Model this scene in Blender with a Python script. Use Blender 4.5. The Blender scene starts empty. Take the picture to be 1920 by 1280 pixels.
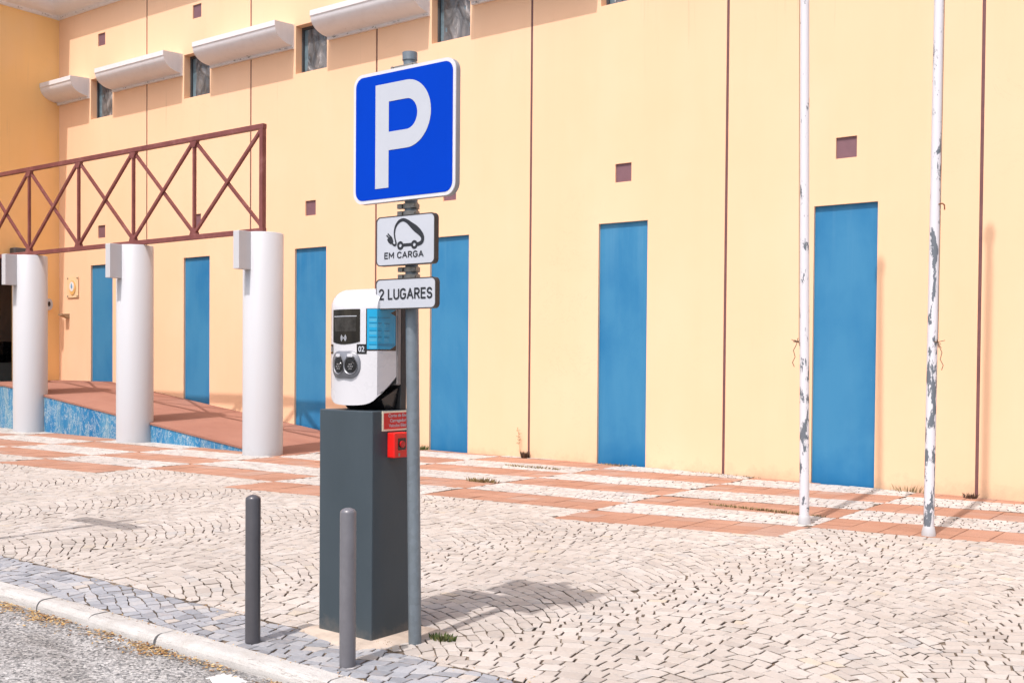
import bpy, math, random
import numpy as np
from mathutils import Vector, Matrix
random.seed(7); rs = np.random.RandomState(11)
S = bpy.context.scene
# ------------------------------------------------------------------ camera, sky, sun, exposure
cam = bpy.data.objects.new('camera', bpy.data.cameras.new('camera')); S.collection.objects.link(cam)
R_ = Vector((0.80470104, 0.59362953, 0.0077604)); U_ = Vector((-0.0178942, 0.01118678, 0.9997773)); F_ = Vector((-0.59341052, 0.8046607, -0.01962454))
m = Matrix((R_, U_, -F_)).transposed().to_4x4(); m.translation = Vector((0, -12.61975, 1.5))
cam.matrix_world = m
cam.data.sensor_width = 36; cam.data.lens = 37.8602; cam.data.shift_y = 0.0404424
cam.data.clip_start = .05; cam.data.clip_end = 2000
S.camera = cam
SUN = Vector((-.085, 1, -1.76)).normalized()            # direction the light travels
sun = bpy.data.objects.new('sun', bpy.data.lights.new('sun', 'SUN')); S.collection.objects.link(sun)
sun.rotation_euler = SUN.to_track_quat('-Z', 'Y').to_euler(); sun.location = (5, -30, 50)
sun.data.energy = 2.8; sun.data.angle = math.radians(.55); sun.data.color = (1, .92, .91)
W = bpy.data.worlds.new('World'); S.world = W; W.use_nodes = True
nt = W.node_tree; bg = nt.nodes['Background']; sky = nt.nodes.new('ShaderNodeTexSky')
sky.sky_type = 'NISHITA'; sky.sun_disc = False
sky.sun_elevation = math.asin(-SUN.z); sky.sun_rotation = math.atan2(-SUN.x, -SUN.y)
sky.air_density = .8; sky.dust_density = 4.0; sky.ozone_density = .6
bg.inputs[1].default_value = .15; nt.links.new(sky.outputs[0], bg.inputs[0])
S.view_settings.view_transform = 'Standard'; S.view_settings.look = 'None'
S.view_settings.gamma = 1; S.view_settings.use_curve_mapping = False; S.view_settings.exposure = .53
S.cycles.max_bounces = 8
PI = math.pi

# ------------------------------------------------------------------ materials
def lin(c): return tuple(((x/255)/12.92 if x/255 <= .04045 else ((x/255+.055)/1.055)**2.4) for x in c)
class N:
    def __init__(s, name, rough=.6, spec=.5, metal=0):
        s.m = bpy.data.materials.new(name); s.m.use_nodes = True; s.t = s.m.node_tree
        s.b = s.t.nodes['Principled BSDF']; s.i('Roughness', rough); s.i('Metallic', metal); s.b.inputs['Specular IOR Level'].default_value = spec
        s.co = None
    def i(s, k, v):
        if isinstance(v, bpy.types.NodeSocket): s.t.links.new(v, s.b.inputs[k])
        else: s.b.inputs[k].default_value = (*v, 1) if isinstance(v, tuple) and len(v) == 3 else v
    def n(s, t, **kw):
        x = s.t.nodes.new('ShaderNode'+t)
        for k, v in kw.items(): setattr(x, k, v)
        return x
    def l(s, a, b): s.t.links.new(a, b)
    def coord(s, scale=(1, 1, 1)):
        if s.co is None: s.co = s.n('TexCoord').outputs['Object']
        mp = s.n('Mapping'); s.l(s.co, mp.inputs[0]); mp.inputs['Scale'].default_value = scale
        return mp.outputs[0]
    def noise(s, scale=5, detail=4, rough=.55, st=(1, 1, 1), dist=0):
        x = s.n('TexNoise'); s.l(s.coord(st), x.inputs['Vector'])
        x.inputs['Scale'].default_value = scale; x.inputs['Detail'].default_value = detail
        x.inputs['Roughness'].default_value = rough; x.inputs['Distortion'].default_value = dist
        return x.outputs['Fac']
    def voro(s, scale=50, st=(1, 1, 1), out='Color', feature='F1'):
        x = s.n('TexVoronoi', feature=feature); s.l(s.coord(st), x.inputs['Vector']); x.inputs['Scale'].default_value = scale
        return x.outputs[out]
    def ramp(s, v, stops, interp='LINEAR'):
        r = s.n('ValToRGB'); r.color_ramp.interpolation = interp; e = r.color_ramp.elements
        while len(e) < len(stops): e.new(.5)
        for k, (p, c) in enumerate(stops):
            e[k].position = p; e[k].color = (*c, 1) if isinstance(c, tuple) else (c, c, c, 1)
        s.l(v, r.inputs[0]); return r.outputs[0]
    def mix(s, f, a, b, mode='MIX'):
        x = s.n('MixRGB', blend_type=mode)
        for k, v in ((0, f), (1, a), (2, b)):
            if isinstance(v, bpy.types.NodeSocket): s.l(v, x.inputs[k])
            else: x.inputs[k].default_value = (*v, 1) if isinstance(v, tuple) else v
        return x.outputs[0]
    def math(s, op, a, b=0):
        x = s.n('Math', operation=op)
        for k, v in ((0, a), (1, b)):
            if isinstance(v, bpy.types.NodeSocket): s.l(v, x.inputs[k])
            else: x.inputs[k].default_value = v
        return x.outputs[0]
    def island(s): return s.n('NewGeometry').outputs['Random Per Island']
    def sep(s, v, k):
        x = s.n('SeparateXYZ'); s.l(v, x.inputs[0]); return x.outputs[k]
    def bump(s, h, strength=.3, dist=.01):
        x = s.n('Bump'); x.inputs['Strength'].default_value = strength; x.inputs['Distance'].default_value = dist
        s.l(h, x.inputs['Height']); s.l(x.outputs[0], s.b.inputs['Normal'])
def plain(name, c, rough=.5, var=.12, vs=6, metal=0, spec=.5, bump=.0, bs=300):
    k = N(name, rough, spec, metal)
    d = tuple(x*(1-var) for x in c); e = tuple(min(1, x*(1+var*.6)) for x in c)
    k.i('Base Color', k.ramp(k.noise(vs, 6, .65), [(.3, d), (.7, e)]))
    k.i('Roughness', k.ramp(k.noise(vs*2.3, 3), [(.3, max(.02, rough-.07)), (.7, min(1, rough+.07))]))
    if bump: k.bump(k.noise(bs, 3), bump, .002)
    return k.m
M = {}
def wall_paint(name, c0, c1, dark):
    k = N(name, .75, .25); k.coord(); z = k.sep(k.co, 2)
    base = k.ramp(k.noise(.35, 5, .6), [(.3, c0), (.7, c1)])
    streak = k.ramp(k.noise(3.2, 4, .6, (1, 1, .05)), [(.46, 0.), (.78, 1.)])
    c = k.mix(k.math('MULTIPLY', streak, .20), base, dark)
    run = k.ramp(k.noise(11, 5, .7, (1, 1, .035), .2), [(.60, 0.), (.72, 1.)])
    up = k.ramp(k.math('DIVIDE', z, 10.), [(.0, .25), (.25, 0.), (.5, .1), (.63, 1.), (.69, .2), (.8, .6), (.9, 1.)])
    c = k.mix(k.math('MULTIPLY', k.math('MULTIPLY', run, up), .38), c, (.42, .30, .19))
    spots = k.ramp(k.noise(9, 6, .75), [(.69, 0.), (.76, 1.)])
    c = k.mix(k.math('MULTIPLY', spots, .30), c, (.62, .45, .28))
    pale = k.ramp(k.noise(1.1, 3, .5, (1, 1, .5)), [(.5, 0.), (.8, 1.)])
    c = k.mix(k.math('MULTIPLY', pale, .25), c, (.86, .60, .42))
    g = k.math('SUBTRACT', .62, k.math('MULTIPLY', z, 1.3)); g = k.math('ADD', g, k.math('MULTIPLY', k.noise(5, 6, .75), .75))
    gm = k.ramp(g, [(.70, 0.), (1.02, 1.)]); c = k.mix(k.math('MULTIPLY', gm, .6), c, (.46, .33, .22))
    cr = k.ramp(k.noise(.8, 7, .72, (1, 1, 1.6), 1.2), [(.4965, 0.), (.5, 1.), (.5035, 0.)]); cm = k.ramp(k.noise(.33, 2), [(.55, 0.), (.62, 1.)])
    c = k.mix(k.math('MULTIPLY', k.math('MULTIPLY', cr, cm), .35), c, (.45, .33, .22))
    k.i('Base Color', c); h = k.mix(.5, k.noise(60, 3), k.noise(7, 3)); k.bump(h, .25, .006)
    return k.m
M['wall'] = wall_paint('cream_yellow_wall_paint', (.80, .512, .312), (.83, .542, .345), (.74, .475, .285))
M['wallshade'] = wall_paint('shade_toned_wall_paint', (.86, .535, .21), (.90, .575, .24), (.76, .46, .18))  # copy of the facade paint; left wing's golden shaded tone put into the colour
def blue_panel(name, dark, light, lo, hi):
    k = N(name, .5, .3); k.coord(); z = k.sep(k.co, 2)
    n1 = k.noise(.8, 5, .6, (1, 1, .6), .3)
    lowd = k.ramp(k.math('DIVIDE', k.math('ADD', z, k.math('MULTIPLY', k.noise(1.7, 4, .6), 1.1)), 5.), [(.13, -.0), (.23, 1.)])
    f = k.math('MULTIPLY', k.ramp(n1, [(lo, .30), (hi, 1.)]), k.ramp(lowd, [(0., .25), (1., 1.)]))
    c = k.mix(f, dark, light)
    st = k.ramp(k.noise(14, 3, .6, (1, 1, .04)), [(.45, 0.), (.8, 1.)])
    top = k.ramp(k.math('DIVIDE', z, 4.), [(.6, .25), (.84, 1.)])
    c = k.mix(k.math('MULTIPLY', k.math('MULTIPLY', st, top), .25), c, (.13, .30, .44))
    d = k.ramp(k.noise(26, 5, .7), [(.70, 0.), (.73, 1.)])
    c = k.mix(k.math('MULTIPLY', d, .12), c, (.4, .5, .55))
    e = k.ramp(k.noise(6, 6, .8, (1, 1, .6), .8), [(.70, 0.), (.715, 1.)]); c = k.mix(k.math('MULTIPLY', e, .5), c, (.30, .42, .48))
    k.i('Base Color', c); k.bump(k.noise(40, 4), .08, .004)
    return k.m
M['blue'] = blue_panel('weathered_blue_panel_paint', (.004, .13, .31), (.040, .205, .375), .32, .56)
def peel():
    k = N('peeling_blue_wall_paint', .6, .3)
    c = k.ramp(k.noise(3, 5, .6, (1, 1, .25)), [(.35, (.006, .14, .32)), (.65, (.045, .22, .38))])
    s1 = k.ramp(k.noise(4.5, 5, .65, (1, 1, .16), .6), [(.50, 0.), (.62, 1.)])
    c = k.mix(k.math('MULTIPLY', s1, .5), c, (.22, .34, .37))
    s2 = k.ramp(k.noise(5, 6, .75, (1, 1, .45), 1.6), [(.484, 0.), (.5, 1.), (.516, 0.)])
    c = k.mix(k.math('MULTIPLY', s2, .95), c, (.56, .58, .52))
    s3 = k.ramp(k.noise(22, 4, .8), [(.68, 0.), (.72, 1.)])
    c = k.mix(s3, c, (.62, .62, .56))
    k.i('Base Color', c); k.bump(s1, .3, .004); return k.m
M['peel'] = peel()
M['maroon'] = plain('dull_maroon_tile', (.18, .09, .105), .55, .12, 8)
M['joint'] = plain('dark_red_brown_joint_strip', (.155, .062, .062), .6, .25, 5)
def white_paint(name, c=(.475, .49, .505), dirt=.5, mould=None):
    k = N(name, .5, .4); k.coord(); z = k.sep(k.co, 2)
    st = k.ramp(k.noise(7, 5, .65, (1, 1, .1)), [(.5, 0.), (.85, 1.)])
    x = k.mix(k.math('MULTIPLY', st, .35*dirt), c, (.46, .42, .38))
    sp = k.ramp(k.noise(16, 6, .8), [(.69, 0.), (.74, 1.)])
    x = k.mix(k.math('MULTIPLY', sp, .6*dirt), x, (.30, .26, .22))
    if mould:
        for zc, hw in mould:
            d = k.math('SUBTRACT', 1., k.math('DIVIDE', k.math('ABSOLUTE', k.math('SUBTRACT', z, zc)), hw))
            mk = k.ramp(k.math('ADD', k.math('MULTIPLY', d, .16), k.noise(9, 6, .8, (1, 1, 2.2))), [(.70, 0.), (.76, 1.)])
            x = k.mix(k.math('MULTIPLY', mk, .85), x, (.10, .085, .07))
    else:
        g = k.math('ADD', k.math('SUBTRACT', .5, k.math('MULTIPLY', z, 1.1)), k.math('MULTIPLY', k.noise(6, 6, .75), .8)); gm = k.ramp(g, [(.66, 0.), (1., 1.)])
        x = k.mix(k.math('MULTIPLY', gm, .4), x, (.34, .28, .22))
    k.i('Base Color', x); k.bump(k.mix(.5, k.noise(30, 4), k.noise(4, 3)), .14, .012); return k.m
M['white'] = white_paint('white_painted_concrete', (.475, .49, .505), .7)
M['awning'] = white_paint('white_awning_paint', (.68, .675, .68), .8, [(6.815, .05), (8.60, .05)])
M['redsteel'] = None
def red_steel():
    k = N('faded_red_oxide_steel_paint', .5, .4)
    c = k.ramp(k.noise(4, 6, .7), [(.3, (.13, .036, .033)), (.55, (.185, .058, .052)), (.75, (.26, .12, .105))])
    sp = k.ramp(k.noise(13, 6, .8), [(.66, 0.), (.7, 1.)])
    c = k.mix(k.math('MULTIPLY', sp, .8), c, (.42, .27, .16))
    k.i('Base Color', c); return k.m
M['redsteel'] = red_steel()
def orange_tile():
    k = N('orange_concrete_paver', .8, .2)
    c = k.ramp(k.island(), [(0, (.30, .155, .098)), (.35, (.355, .183, .115)), (.7, (.39, .205, .132)), (.85, (.36, .22, .165)), (1, (.35, .265, .22))])
    c = k.mix(.55, c, k.ramp(k.noise(1.3, 6, .7), [(.3, (.30, .155, .10)), (.7, (.42, .26, .19))]))
    g = k.ramp(k.noise(140, 2), [(.35, (.82, .82, .82)), (.65, (1.1, 1.1, 1.1))]); c = k.mix(1, c, g, 'MULTIPLY')
    d = k.ramp(k.noise(11, 6, .75), [(.63, 0.), (.72, 1.)]); c = k.mix(k.math('MULTIPLY', d, .5), c, (.26, .20, .15))
    k.i('Base Color', c); k.bump(k.noise(220, 3), .25, .003); return k.m
M['tile'] = orange_tile()
def ramp_mat():
    k = N('faded_red_ramp_screed', .8, .2)
    c = k.ramp(k.noise(.8, 6, .65), [(.3, (.25, .118, .085)), (.7, (.32, .165, .12))])
    d = k.ramp(k.noise(5, 5, .7, (.3, 1, 1)), [(.5, 0.), (.75, 1.)]); c = k.mix(k.math('MULTIPLY', d, .3), c, (.30, .16, .12))
    k.i('Base Color', c); k.bump(k.noise(90, 3), .2, .003); return k.m
M['ramp'] = ramp_mat()
def cobble(name, cols, dirt, dirtc, grain=(.9, 1.06)):
    k = N(name, .62, .35)
    c = k.ramp(k.island(), cols)
    big = k.ramp(k.noise(.7, 5, .6), [(.35, (.90, .88, .86)), (.65, (1.05, 1.04, 1.03))]); c = k.mix(1, c, big, 'MULTIPLY')
    g = k.ramp(k.noise(55, 5, .7), [(.3, (grain[0],)*3), (.7, (grain[1],)*3)]); c = k.mix(1, c, g, 'MULTIPLY')
    d = k.ramp(k.noise(9, 6, .75), [(.52, 0.), (.75, 1.)]); c = k.mix(k.math('MULTIPLY', d, dirt), c, dirtc)
    k.i('Base Color', c); k.bump(k.noise(70, 4, .6), .35, .004); return k.m
M['stone'] = cobble('cream_limestone_setts', [(0, (.36, .335, .305)), (.2, (.415, .387, .350)), (.6, (.44, .413, .375)), (.92, (.475, .45, .415)), (.97, (.37, .365, .35)), (1, (.46, .41, .33))], .28, (.42, .33, .25))
M['whitestone'] = cobble('white_limestone_setts', [(0, (.38, .36, .33)), (.4, (.46, .445, .42)), (.8, (.51, .495, .465)), (1, (.40, .39, .38))], .22, (.45, .38, .30))
M['greystone'] = cobble('blue_grey_limestone_setts', [(0, (.20, .215, .235)), (.3, (.265, .285, .31)), (.7, (.315, .335, .36)), (.93, (.37, .38, .385)), (1, (.42, .385, .34))], .38, (.38, .30, .24), (.85, 1.12))
def bedding():
    k = N('dirty_joint_sand', .95, .1)
    c = k.ramp(k.noise(2.2, 6, .7), [(.34, (.09, .073, .057)), (.55, (.19, .153, .118)), (.70, (.34, .285, .22))])
    o = k.ramp(k.noise(17, 5, .75), [(.60, 0.), (.70, 1.)]); c = k.mix(k.math('MULTIPLY', o, .6), c, (.30, .17, .08))
    k.i('Base Color', c); k.bump(k.noise(160, 3), .6, .004); return k.m
M['bed'] = bedding()
def whitebed():
    k = N('pale_joint_sand', .95, .1)
    k.i('Base Color', k.ramp(k.noise(4, 6, .7), [(.35, (.16, .13, .10)), (.62, (.46, .42, .37))])); return k.m
M['palebed'] = whitebed()
def asphalt():
    k = N('worn_pale_asphalt', .85, .2)
    a = k.voro(85); g = k.sep(a, 0)
    c = k.ramp(g, [(0, (.09, .092, .092)), (.22, (.23, .232, .228)), (.5, (.35, .352, .342)), (.8, (.46, .458, .44)), (1, (.60, .595, .575))])
    f = k.ramp(k.noise(210, 4, .8), [(.36, (.50, .50, .50)), (.62, (1.15, 1.15, 1.15))]); c = k.mix(1, c, f, 'MULTIPLY')
    st = k.ramp(k.noise(1.6, 6, .7, (.45, 1.3, 1)), [(.42, (.70, .68, .66)), (.6, (1.06, 1.05, 1.04))]); c = k.mix(1, c, st, 'MULTIPLY')
    cr = k.ramp(k.noise(45, 5, .8), [(.66, 0.), (.7, 1.)]); c = k.mix(k.math('MULTIPLY', cr, .6), c, (.07, .065, .06))
    k.i('Base Color', c); k.bump(k.mix(.5, g, k.noise(190, 4)), .85, .006); return k.m
M['asphalt'] = asphalt()
def kerb_mat():
    k = N('worn_concrete_kerb', .8, .25)
    c = k.ramp(k.noise(3, 6, .7), [(.3, (.40, .39, .365)), (.7, (.53, .52, .49))])
    g = k.ramp(k.noise(190, 3, .7), [(.35, (.8, .8, .8)), (.65, (1.08, 1.08, 1.08))]); c = k.mix(1, c, g, 'MULTIPLY')
    d = k.ramp(k.noise(7, 6, .75, (1, 1, 3)), [(.54, 0.), (.72, 1.)]); c = k.mix(k.math('MULTIPLY', d, .5), c, (.30, .27, .23))
    cr = k.ramp(k.noise(2.2, 7, .7, (.25, 1.6, 1.6), .5), [(.493, 0.), (.5, 1.), (.507, 0.)]); c = k.mix(k.math('MULTIPLY', cr, .6), c, (.12, .10, .08))
    k.i('Base Color', c); k.bump(k.mix(.5, k.noise(90, 5, .7), k.noise(14, 5)), .6, .01); return k.m
M['kerb'] = kerb_mat()
M['mortar'] = plain('sandy_mortar', (.43, .36, .29), .9, .25, 7, bump=.5, bs=90)
M['cab'] = plain('dark_blue_grey_cabinet_paint', (.040, .070, .090), .46, .16, 3, spec=.35, bump=.04)
def cab_mat():
    k = N('dark_slate_cabinet_paint', .46, .35); k.coord(); z = k.sep(k.co, 2)
    c = k.ramp(k.noise(2.5, 6, .65, (1, 1, .4)), [(.3, (.038, .054, .064)), (.7, (.051, .070, .082))])
    g = k.math('ADD', k.math('SUBTRACT', .5, k.math('MULTIPLY', z, 2.2)), k.math('MULTIPLY', k.noise(9, 6, .75), .8)); gm = k.ramp(g, [(.62, 0.), (1., 1.)])
    c = k.mix(k.math('MULTIPLY', gm, .5), c, (.22, .18, .14))
    sc = k.ramp(k.noise(34, 5, .8, (1, 1, .5)), [(.70, 0.), (.72, 1.)]); c = k.mix(k.math('MULTIPLY', sc, .35), c, (.30, .31, .31))
    k.i('Base Color', c); k.bump(k.noise(120, 3), .05, .002); return k.m
M['cab'] = cab_mat()
M['bollard'] = plain('anthracite_bollard_paint', (.068, .067, .074), .36, .14, 14, spec=.55)
M['bollardlight'] = plain('mid_grey_bollard_paint', (.135, .135, .147), .36, .14, 14, spec=.6)
def galv(name, c, metal=.55):
    k = N(name, .45, .5, metal)
    a = k.voro(38); g = k.sep(a, 0)
    x = k.mix(.18, k.ramp(k.noise(5, 6, .7, (1, 1, .4)), [(.3, tuple(v*.82 for v in c)), (.7, tuple(v*1.15 for v in c))]), k.ramp(g, [(0, tuple(v*.6 for v in c)), (1, tuple(v*1.4 for v in c))]))
    k.i('Base Color', x); return k.m
M['galv'] = galv('galvanised_pole_steel', (.17, .205, .228), .3)
M['clamp'] = galv('weathered_clamp_steel', (.30, .285, .25), .6)
M['signblue'] = plain('reflective_blue_sign_film', (.0, .042, .43), .6, .04, 3, spec=.05)
M['signwhite'] = plain('reflective_white_sign_film', (.455, .485, .525), .35, .05, 3)
M['signrim'] = plain('white_sign_rim', (.60, .61, .63), .4, .05, 5)
M['signback'] = plain('grey_sign_side', (.30, .30, .30), .5, .1, 6)
M['rubber'] = plain('black_brown_sign_edge', (.040, .034, .030), .5, .25, 15)
M['ink'] = plain('black_sign_ink', (.016, .018, .022), .45, .1)
M['plastic'] = plain('white_charger_plastic', (.57, .575, .59), .28, .02, 3, spec=.5)
M['greyplastic'] = plain('grey_gasket_plastic', (.22, .205, .20), .5, .15, 12)
M['darkpost'] = plain('dark_charger_back_plate', (.03, .03, .031), .6, .15, 8)
M['black'] = plain('black_plastic', (.012, .012, .013), .25, .1)
M['socket'] = plain('silver_grey_socket_plastic', (.21, .22, .24), .4, .12, 30, metal=.3)
M['cyan'] = plain('cyan_sticker', (.003, .30, .53), .35, .08, 3)
M['cyandark'] = plain('dark_teal_sticker_ink', (.005, .10, .20), .4, .05)
M['cyanpale'] = plain('pale_blue_sticker_print', (.12, .46, .62), .4, .05)
def screen():
    k = N('dark_glossy_screen', .1, .3)
    k.i('Base Color', k.ramp(k.noise(9, 3, .5, (1, 1, .15)), [(.35, (.008, .008, .009)), (.7, (.05, .045, .035))])); return k.m  # upright warm streaks paint reflections into the dark screen colour
M['screen'] = screen()
M['lcd'] = plain('grey_display_pane', (.045, .043, .040), .15, .5, 25, spec=.3)
M['red'] = plain('red_call_point_plastic', (.72, .015, .012), .35, .06)
M['redsign'] = plain('dark_red_sign_print', (.50, .008, .01), .4, .05)
M['cream'] = plain('cream_sign_border', (.72, .68, .52), .45, .05)
M['frame'] = plain('dark_grey_window_frame', (.055, .06, .065), .4, .2)
M['floodlight'] = plain('dark_grey_lamp_housing', (.07, .075, .08), .5, .15)
M['brownroom'] = plain('brown_room_wall', (.60, .44, .34), .8, .1, 1)
M['darkroom'] = plain('dark_room_floor', (.2, .17, .15), .7, .1, 1)
M['greyroom'] = plain('grey_room_plinth', (.34, .34, .29), .7, .1, 1)
M['roofing'] = plain('grey_roof_membrane', (.3, .3, .3), .8, .1, 1)
def film():
    k = N('wrinkled_translucent_window_film', .26, .6)
    n = k.noise(4.2, 4, .5, (1, 1, .55), 1.3)
    c = k.ramp(n, [(.36, (.06, .065, .07)), (.52, (.12, .12, .12)), (.62, (.20, .195, .19)), (.70, (.5, .49, .48))])  # palest stop paints white highlights of the wrinkles into the colour
    k.i('Base Color', c); k.bump(n, .9, .06); return k.m
M['film'] = film()
M['glasstint'] = plain('reflection_tinted_window_glass', (.13, .19, .22), .12, .4, 5)  # bluish reflection painted into the pane's base colour
def flag(name, add, sc, zt):
    k = N(name, .45, .4); k.coord(); zz = k.sep(k.co, 2)
    n = k.noise(sc, 6, .68, (1, 1, .30), .3)
    lowz = k.ramp(k.math('DIVIDE', zz, 6.), [(p_, v_) for p_, v_ in zt])
    th = k.math('ADD', n, lowz)
    mk = k.ramp(th, [(.640, 0.), (.648, 1.)])
    c = k.mix(mk, (.62, .62, .64), (.13, .15, .17)); k.i('Base Color', c); k.bump(mk, -.4, .003); return k.m
M['flag'] = flag('chipped_white_pole_paint', 0, 19, [(0., .10), (.12, .07), (.16, .125), (.26, .11), (.30, .045), (.42, .06), (.55, .02), (.80, .03), (.86, .075), (1., .02)])
M['flagworn'] = flag('peeling_white_pole_paint', 0, 13, [(0., .145), (.16, .135), (.24, .125), (.3, .05), (.42, .08), (.52, .075), (.7, .06), (1., .05)])
M['rope'] = plain('brown_rope', (.16, .10, .06), .9, .3, 40)
M['rust'] = plain('rusty_iron', (.20, .08, .03), .8, .3, 30)
def leafm(name, cols):
    k = N(name, .7, .25); k.i('Base Color', k.ramp(k.island(), cols)); return k.m
M['green'] = leafm('green_weed_leaves', [(0, (.045, .075, .02)), (.5, (.08, .11, .03)), (1, (.19, .17, .07))])
M['dry'] = leafm('dry_straw_weed', [(0, (.10, .075, .035)), (.5, (.24, .18, .08)), (1, (.40, .31, .16))])
M['litter'] = leafm('dry_leaf_litter', [(0, (.07, .035, .018)), (.35, (.24, .115, .04)), (.7, (.42, .26, .085)), (1, (.52, .40, .22))])
M['darkweed'] = leafm('withered_brown_weed', [(0, (.05, .03, .02)), (1, (.16, .09, .06))])
M['roadpaint'] = plain('chipped_white_road_paint', (.74, .73, .70), .7, .15, 20, bump=.5, bs=60)
M['crestyellow'] = plain('yellow_crest_enamel', (.70, .42, .14), .4, .06)
M['crestwhite'] = plain('white_crest_enamel', (.72, .72, .70), .4, .06)
M['crestblue'] = plain('blue_crest_enamel', (.12, .33, .52), .4, .06)
M['plaque'] = plain('pale_plaque_plate', (.80, .57, .34), .2, .05, 2)
M['beigebox'] = plain('beige_lamp_housing', (.34, .25, .15), .5, .1)

# ------------------------------------------------------------------ mesh helpers
class MB:
    def __init__(s): s.v = []; s.f = []; s.mi = []; s.sm = []
    def add(s, vs, fs, mi=0, sm=False):
        o = len(s.v); s.v += [tuple(p) for p in vs]
        for f in fs: s.f.append(tuple(i+o for i in f)); s.mi.append(mi); s.sm.append(sm)
        return s
    def box(s, x0, x1, y0, y1, z0, z1, mi=0):
        return s.add([(x0,y0,z0),(x1,y0,z0),(x1,y1,z0),(x0,y1,z0),(x0,y0,z1),(x1,y0,z1),(x1,y1,z1),(x0,y1,z1)],
                     [(3,2,1,0),(4,5,6,7),(0,1,5,4),(1,2,6,5),(2,3,7,6),(3,0,4,7)], mi)
    def cyl(s, a, b, r0, r1=None, n=16, mi=0, cap=True, sm=True):
        a = Vector(a); b = Vector(b); r1 = r0 if r1 is None else r1; d = (b-a).normalized()
        u = d.orthogonal().normalized(); w = d.cross(u)
        vs = [a+(u*math.cos(2*PI*k/n)+w*math.sin(2*PI*k/n))*r0 for k in range(n)]+[b+(u*math.cos(2*PI*k/n)+w*math.sin(2*PI*k/n))*r1 for k in range(n)]
        s.add(vs, [(k, (k+1) % n, n+(k+1) % n, n+k) for k in range(n)], mi, sm)
        if cap: s.add(vs[:n], [tuple(range(n))[::-1]], mi); s.add(vs[n:], [tuple(range(n))], mi)
        return s
    def bar(s, a, b, w, h=None, mi=0, up=(0, 0, 1)):      # square tube from a to b
        a = Vector(a); b = Vector(b); h = h or w; d = (b-a).normalized(); up = Vector(up)
        if abs(d.dot(up)) > .99: up = Vector((0, 1, 0))
        x = d.cross(up).normalized()*w/2; y = x.normalized().cross(d)*h/2
        vs = [a-x-y, a+x-y, a+x+y, a-x+y, b-x-y, b+x-y, b+x+y, b-x+y]
        return s.add(vs, [(3,2,1,0),(4,5,6,7),(0,1,5,4),(1,2,6,5),(2,3,7,6),(3,0,4,7)], mi)
    def lathe(s, prof, c=(0, 0, 0), n=32, mi=0, sm=True):   # prof [(r,z)]
        vs = []
        for r, z in prof: vs += [(c[0]+r*math.cos(2*PI*k/n), c[1]+r*math.sin(2*PI*k/n), c[2]+z) for k in range(n)]
        fs = [(j*n+k, j*n+(k+1) % n, (j+1)*n+(k+1) % n, (j+1)*n+k) for j in range(len(prof)-1) for k in range(n)]
        return s.add(vs, fs, mi, sm)
    def prism(s, poly, fn, d0, d1, mi=0, mis=None, sm=False):  # fn(u,v,d)->point ; side material mis
        n = len(poly); a = [fn(u, v, d0) for u, v in poly]; b = [fn(u, v, d1) for u, v in poly]
        s.add(a, [tuple(range(n))], mi); s.add(b, [tuple(range(n))[::-1]], mi if mis is None else mis)
        s.add(a+b, [(k, n+k, n+(k+1) % n, (k+1) % n) for k in range(n)], mi if mis is None else mis, sm); return s
    def build(s, name, mats, parent=None, bevel=0, loc=None):
        me = bpy.data.meshes.new(name); me.from_pydata(s.v, [], s.f)
        for mm in (mats if isinstance(mats, (list, tuple)) else [mats]): me.materials.append(M[mm])
        me.polygons.foreach_set('material_index', s.mi); me.polygons.foreach_set('use_smooth', s.sm); me.update()
        o = bpy.data.objects.new(name, me); S.collection.objects.link(o)
        if parent is not None:
            o.parent = parent; o.matrix_parent_inverse = PM[parent.name] if parent.name in PM else Matrix.Identity(4)
        if bevel:
            b = o.modifiers.new('bevel', 'BEVEL'); b.width = bevel; b.segments = 2; b.limit_method = 'ANGLE'; b.angle_limit = math.radians(40)
        return o
PM = {}
def thing(name, label, cat, loc, group=None):
    o = bpy.data.objects.new(name, None); S.collection.objects.link(o); o.location = loc; o.empty_display_size = .2
    o['label'] = label; o['category'] = cat
    if group: o['group'] = group
    PM[o.name] = Matrix.Translation(loc).inverted(); return o
def tag(o, label=None, cat=None, group=None, kind=None):
    for k, v in (('label', label), ('category', cat), ('group', group), ('kind', kind)):
        if v: o[k] = v
    return o
def rrect(u0, u1, v0, v1, r, n=7):
    p = []
    for cx, cy, a0 in ((u1-r, v1-r, 0), (u0+r, v1-r, 90), (u0+r, v0+r, 180), (u1-r, v0+r, 270)):
        p += [(cx+r*math.cos(math.radians(a0+90*k/n)), cy+r*math.sin(math.radians(a0+90*k/n))) for k in range(n+1)]
    return p
def text_mesh(s, size, spacing=1.0, bold=0.0, sx=1.0):
    cu = bpy.data.curves.new('t', 'FONT'); cu.body = s; cu.size = size; cu.align_x = 'CENTER'; cu.space_character = spacing
    cu.offset = bold; cu.fill_mode = 'FRONT'; cu.resolution_u = 6
    o = bpy.data.objects.new('t', cu); S.collection.objects.link(o); bpy.context.view_layer.update()
    me = o.evaluated_get(bpy.context.evaluated_depsgraph_get()).to_mesh()
    vs = [(v.co.x*sx, v.co.y) for v in me.vertices]; fs = [tuple(p.vertices) for p in me.polygons]
    bpy.data.objects.remove(o); bpy.data.curves.remove(cu)
    return vs, fs
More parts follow.
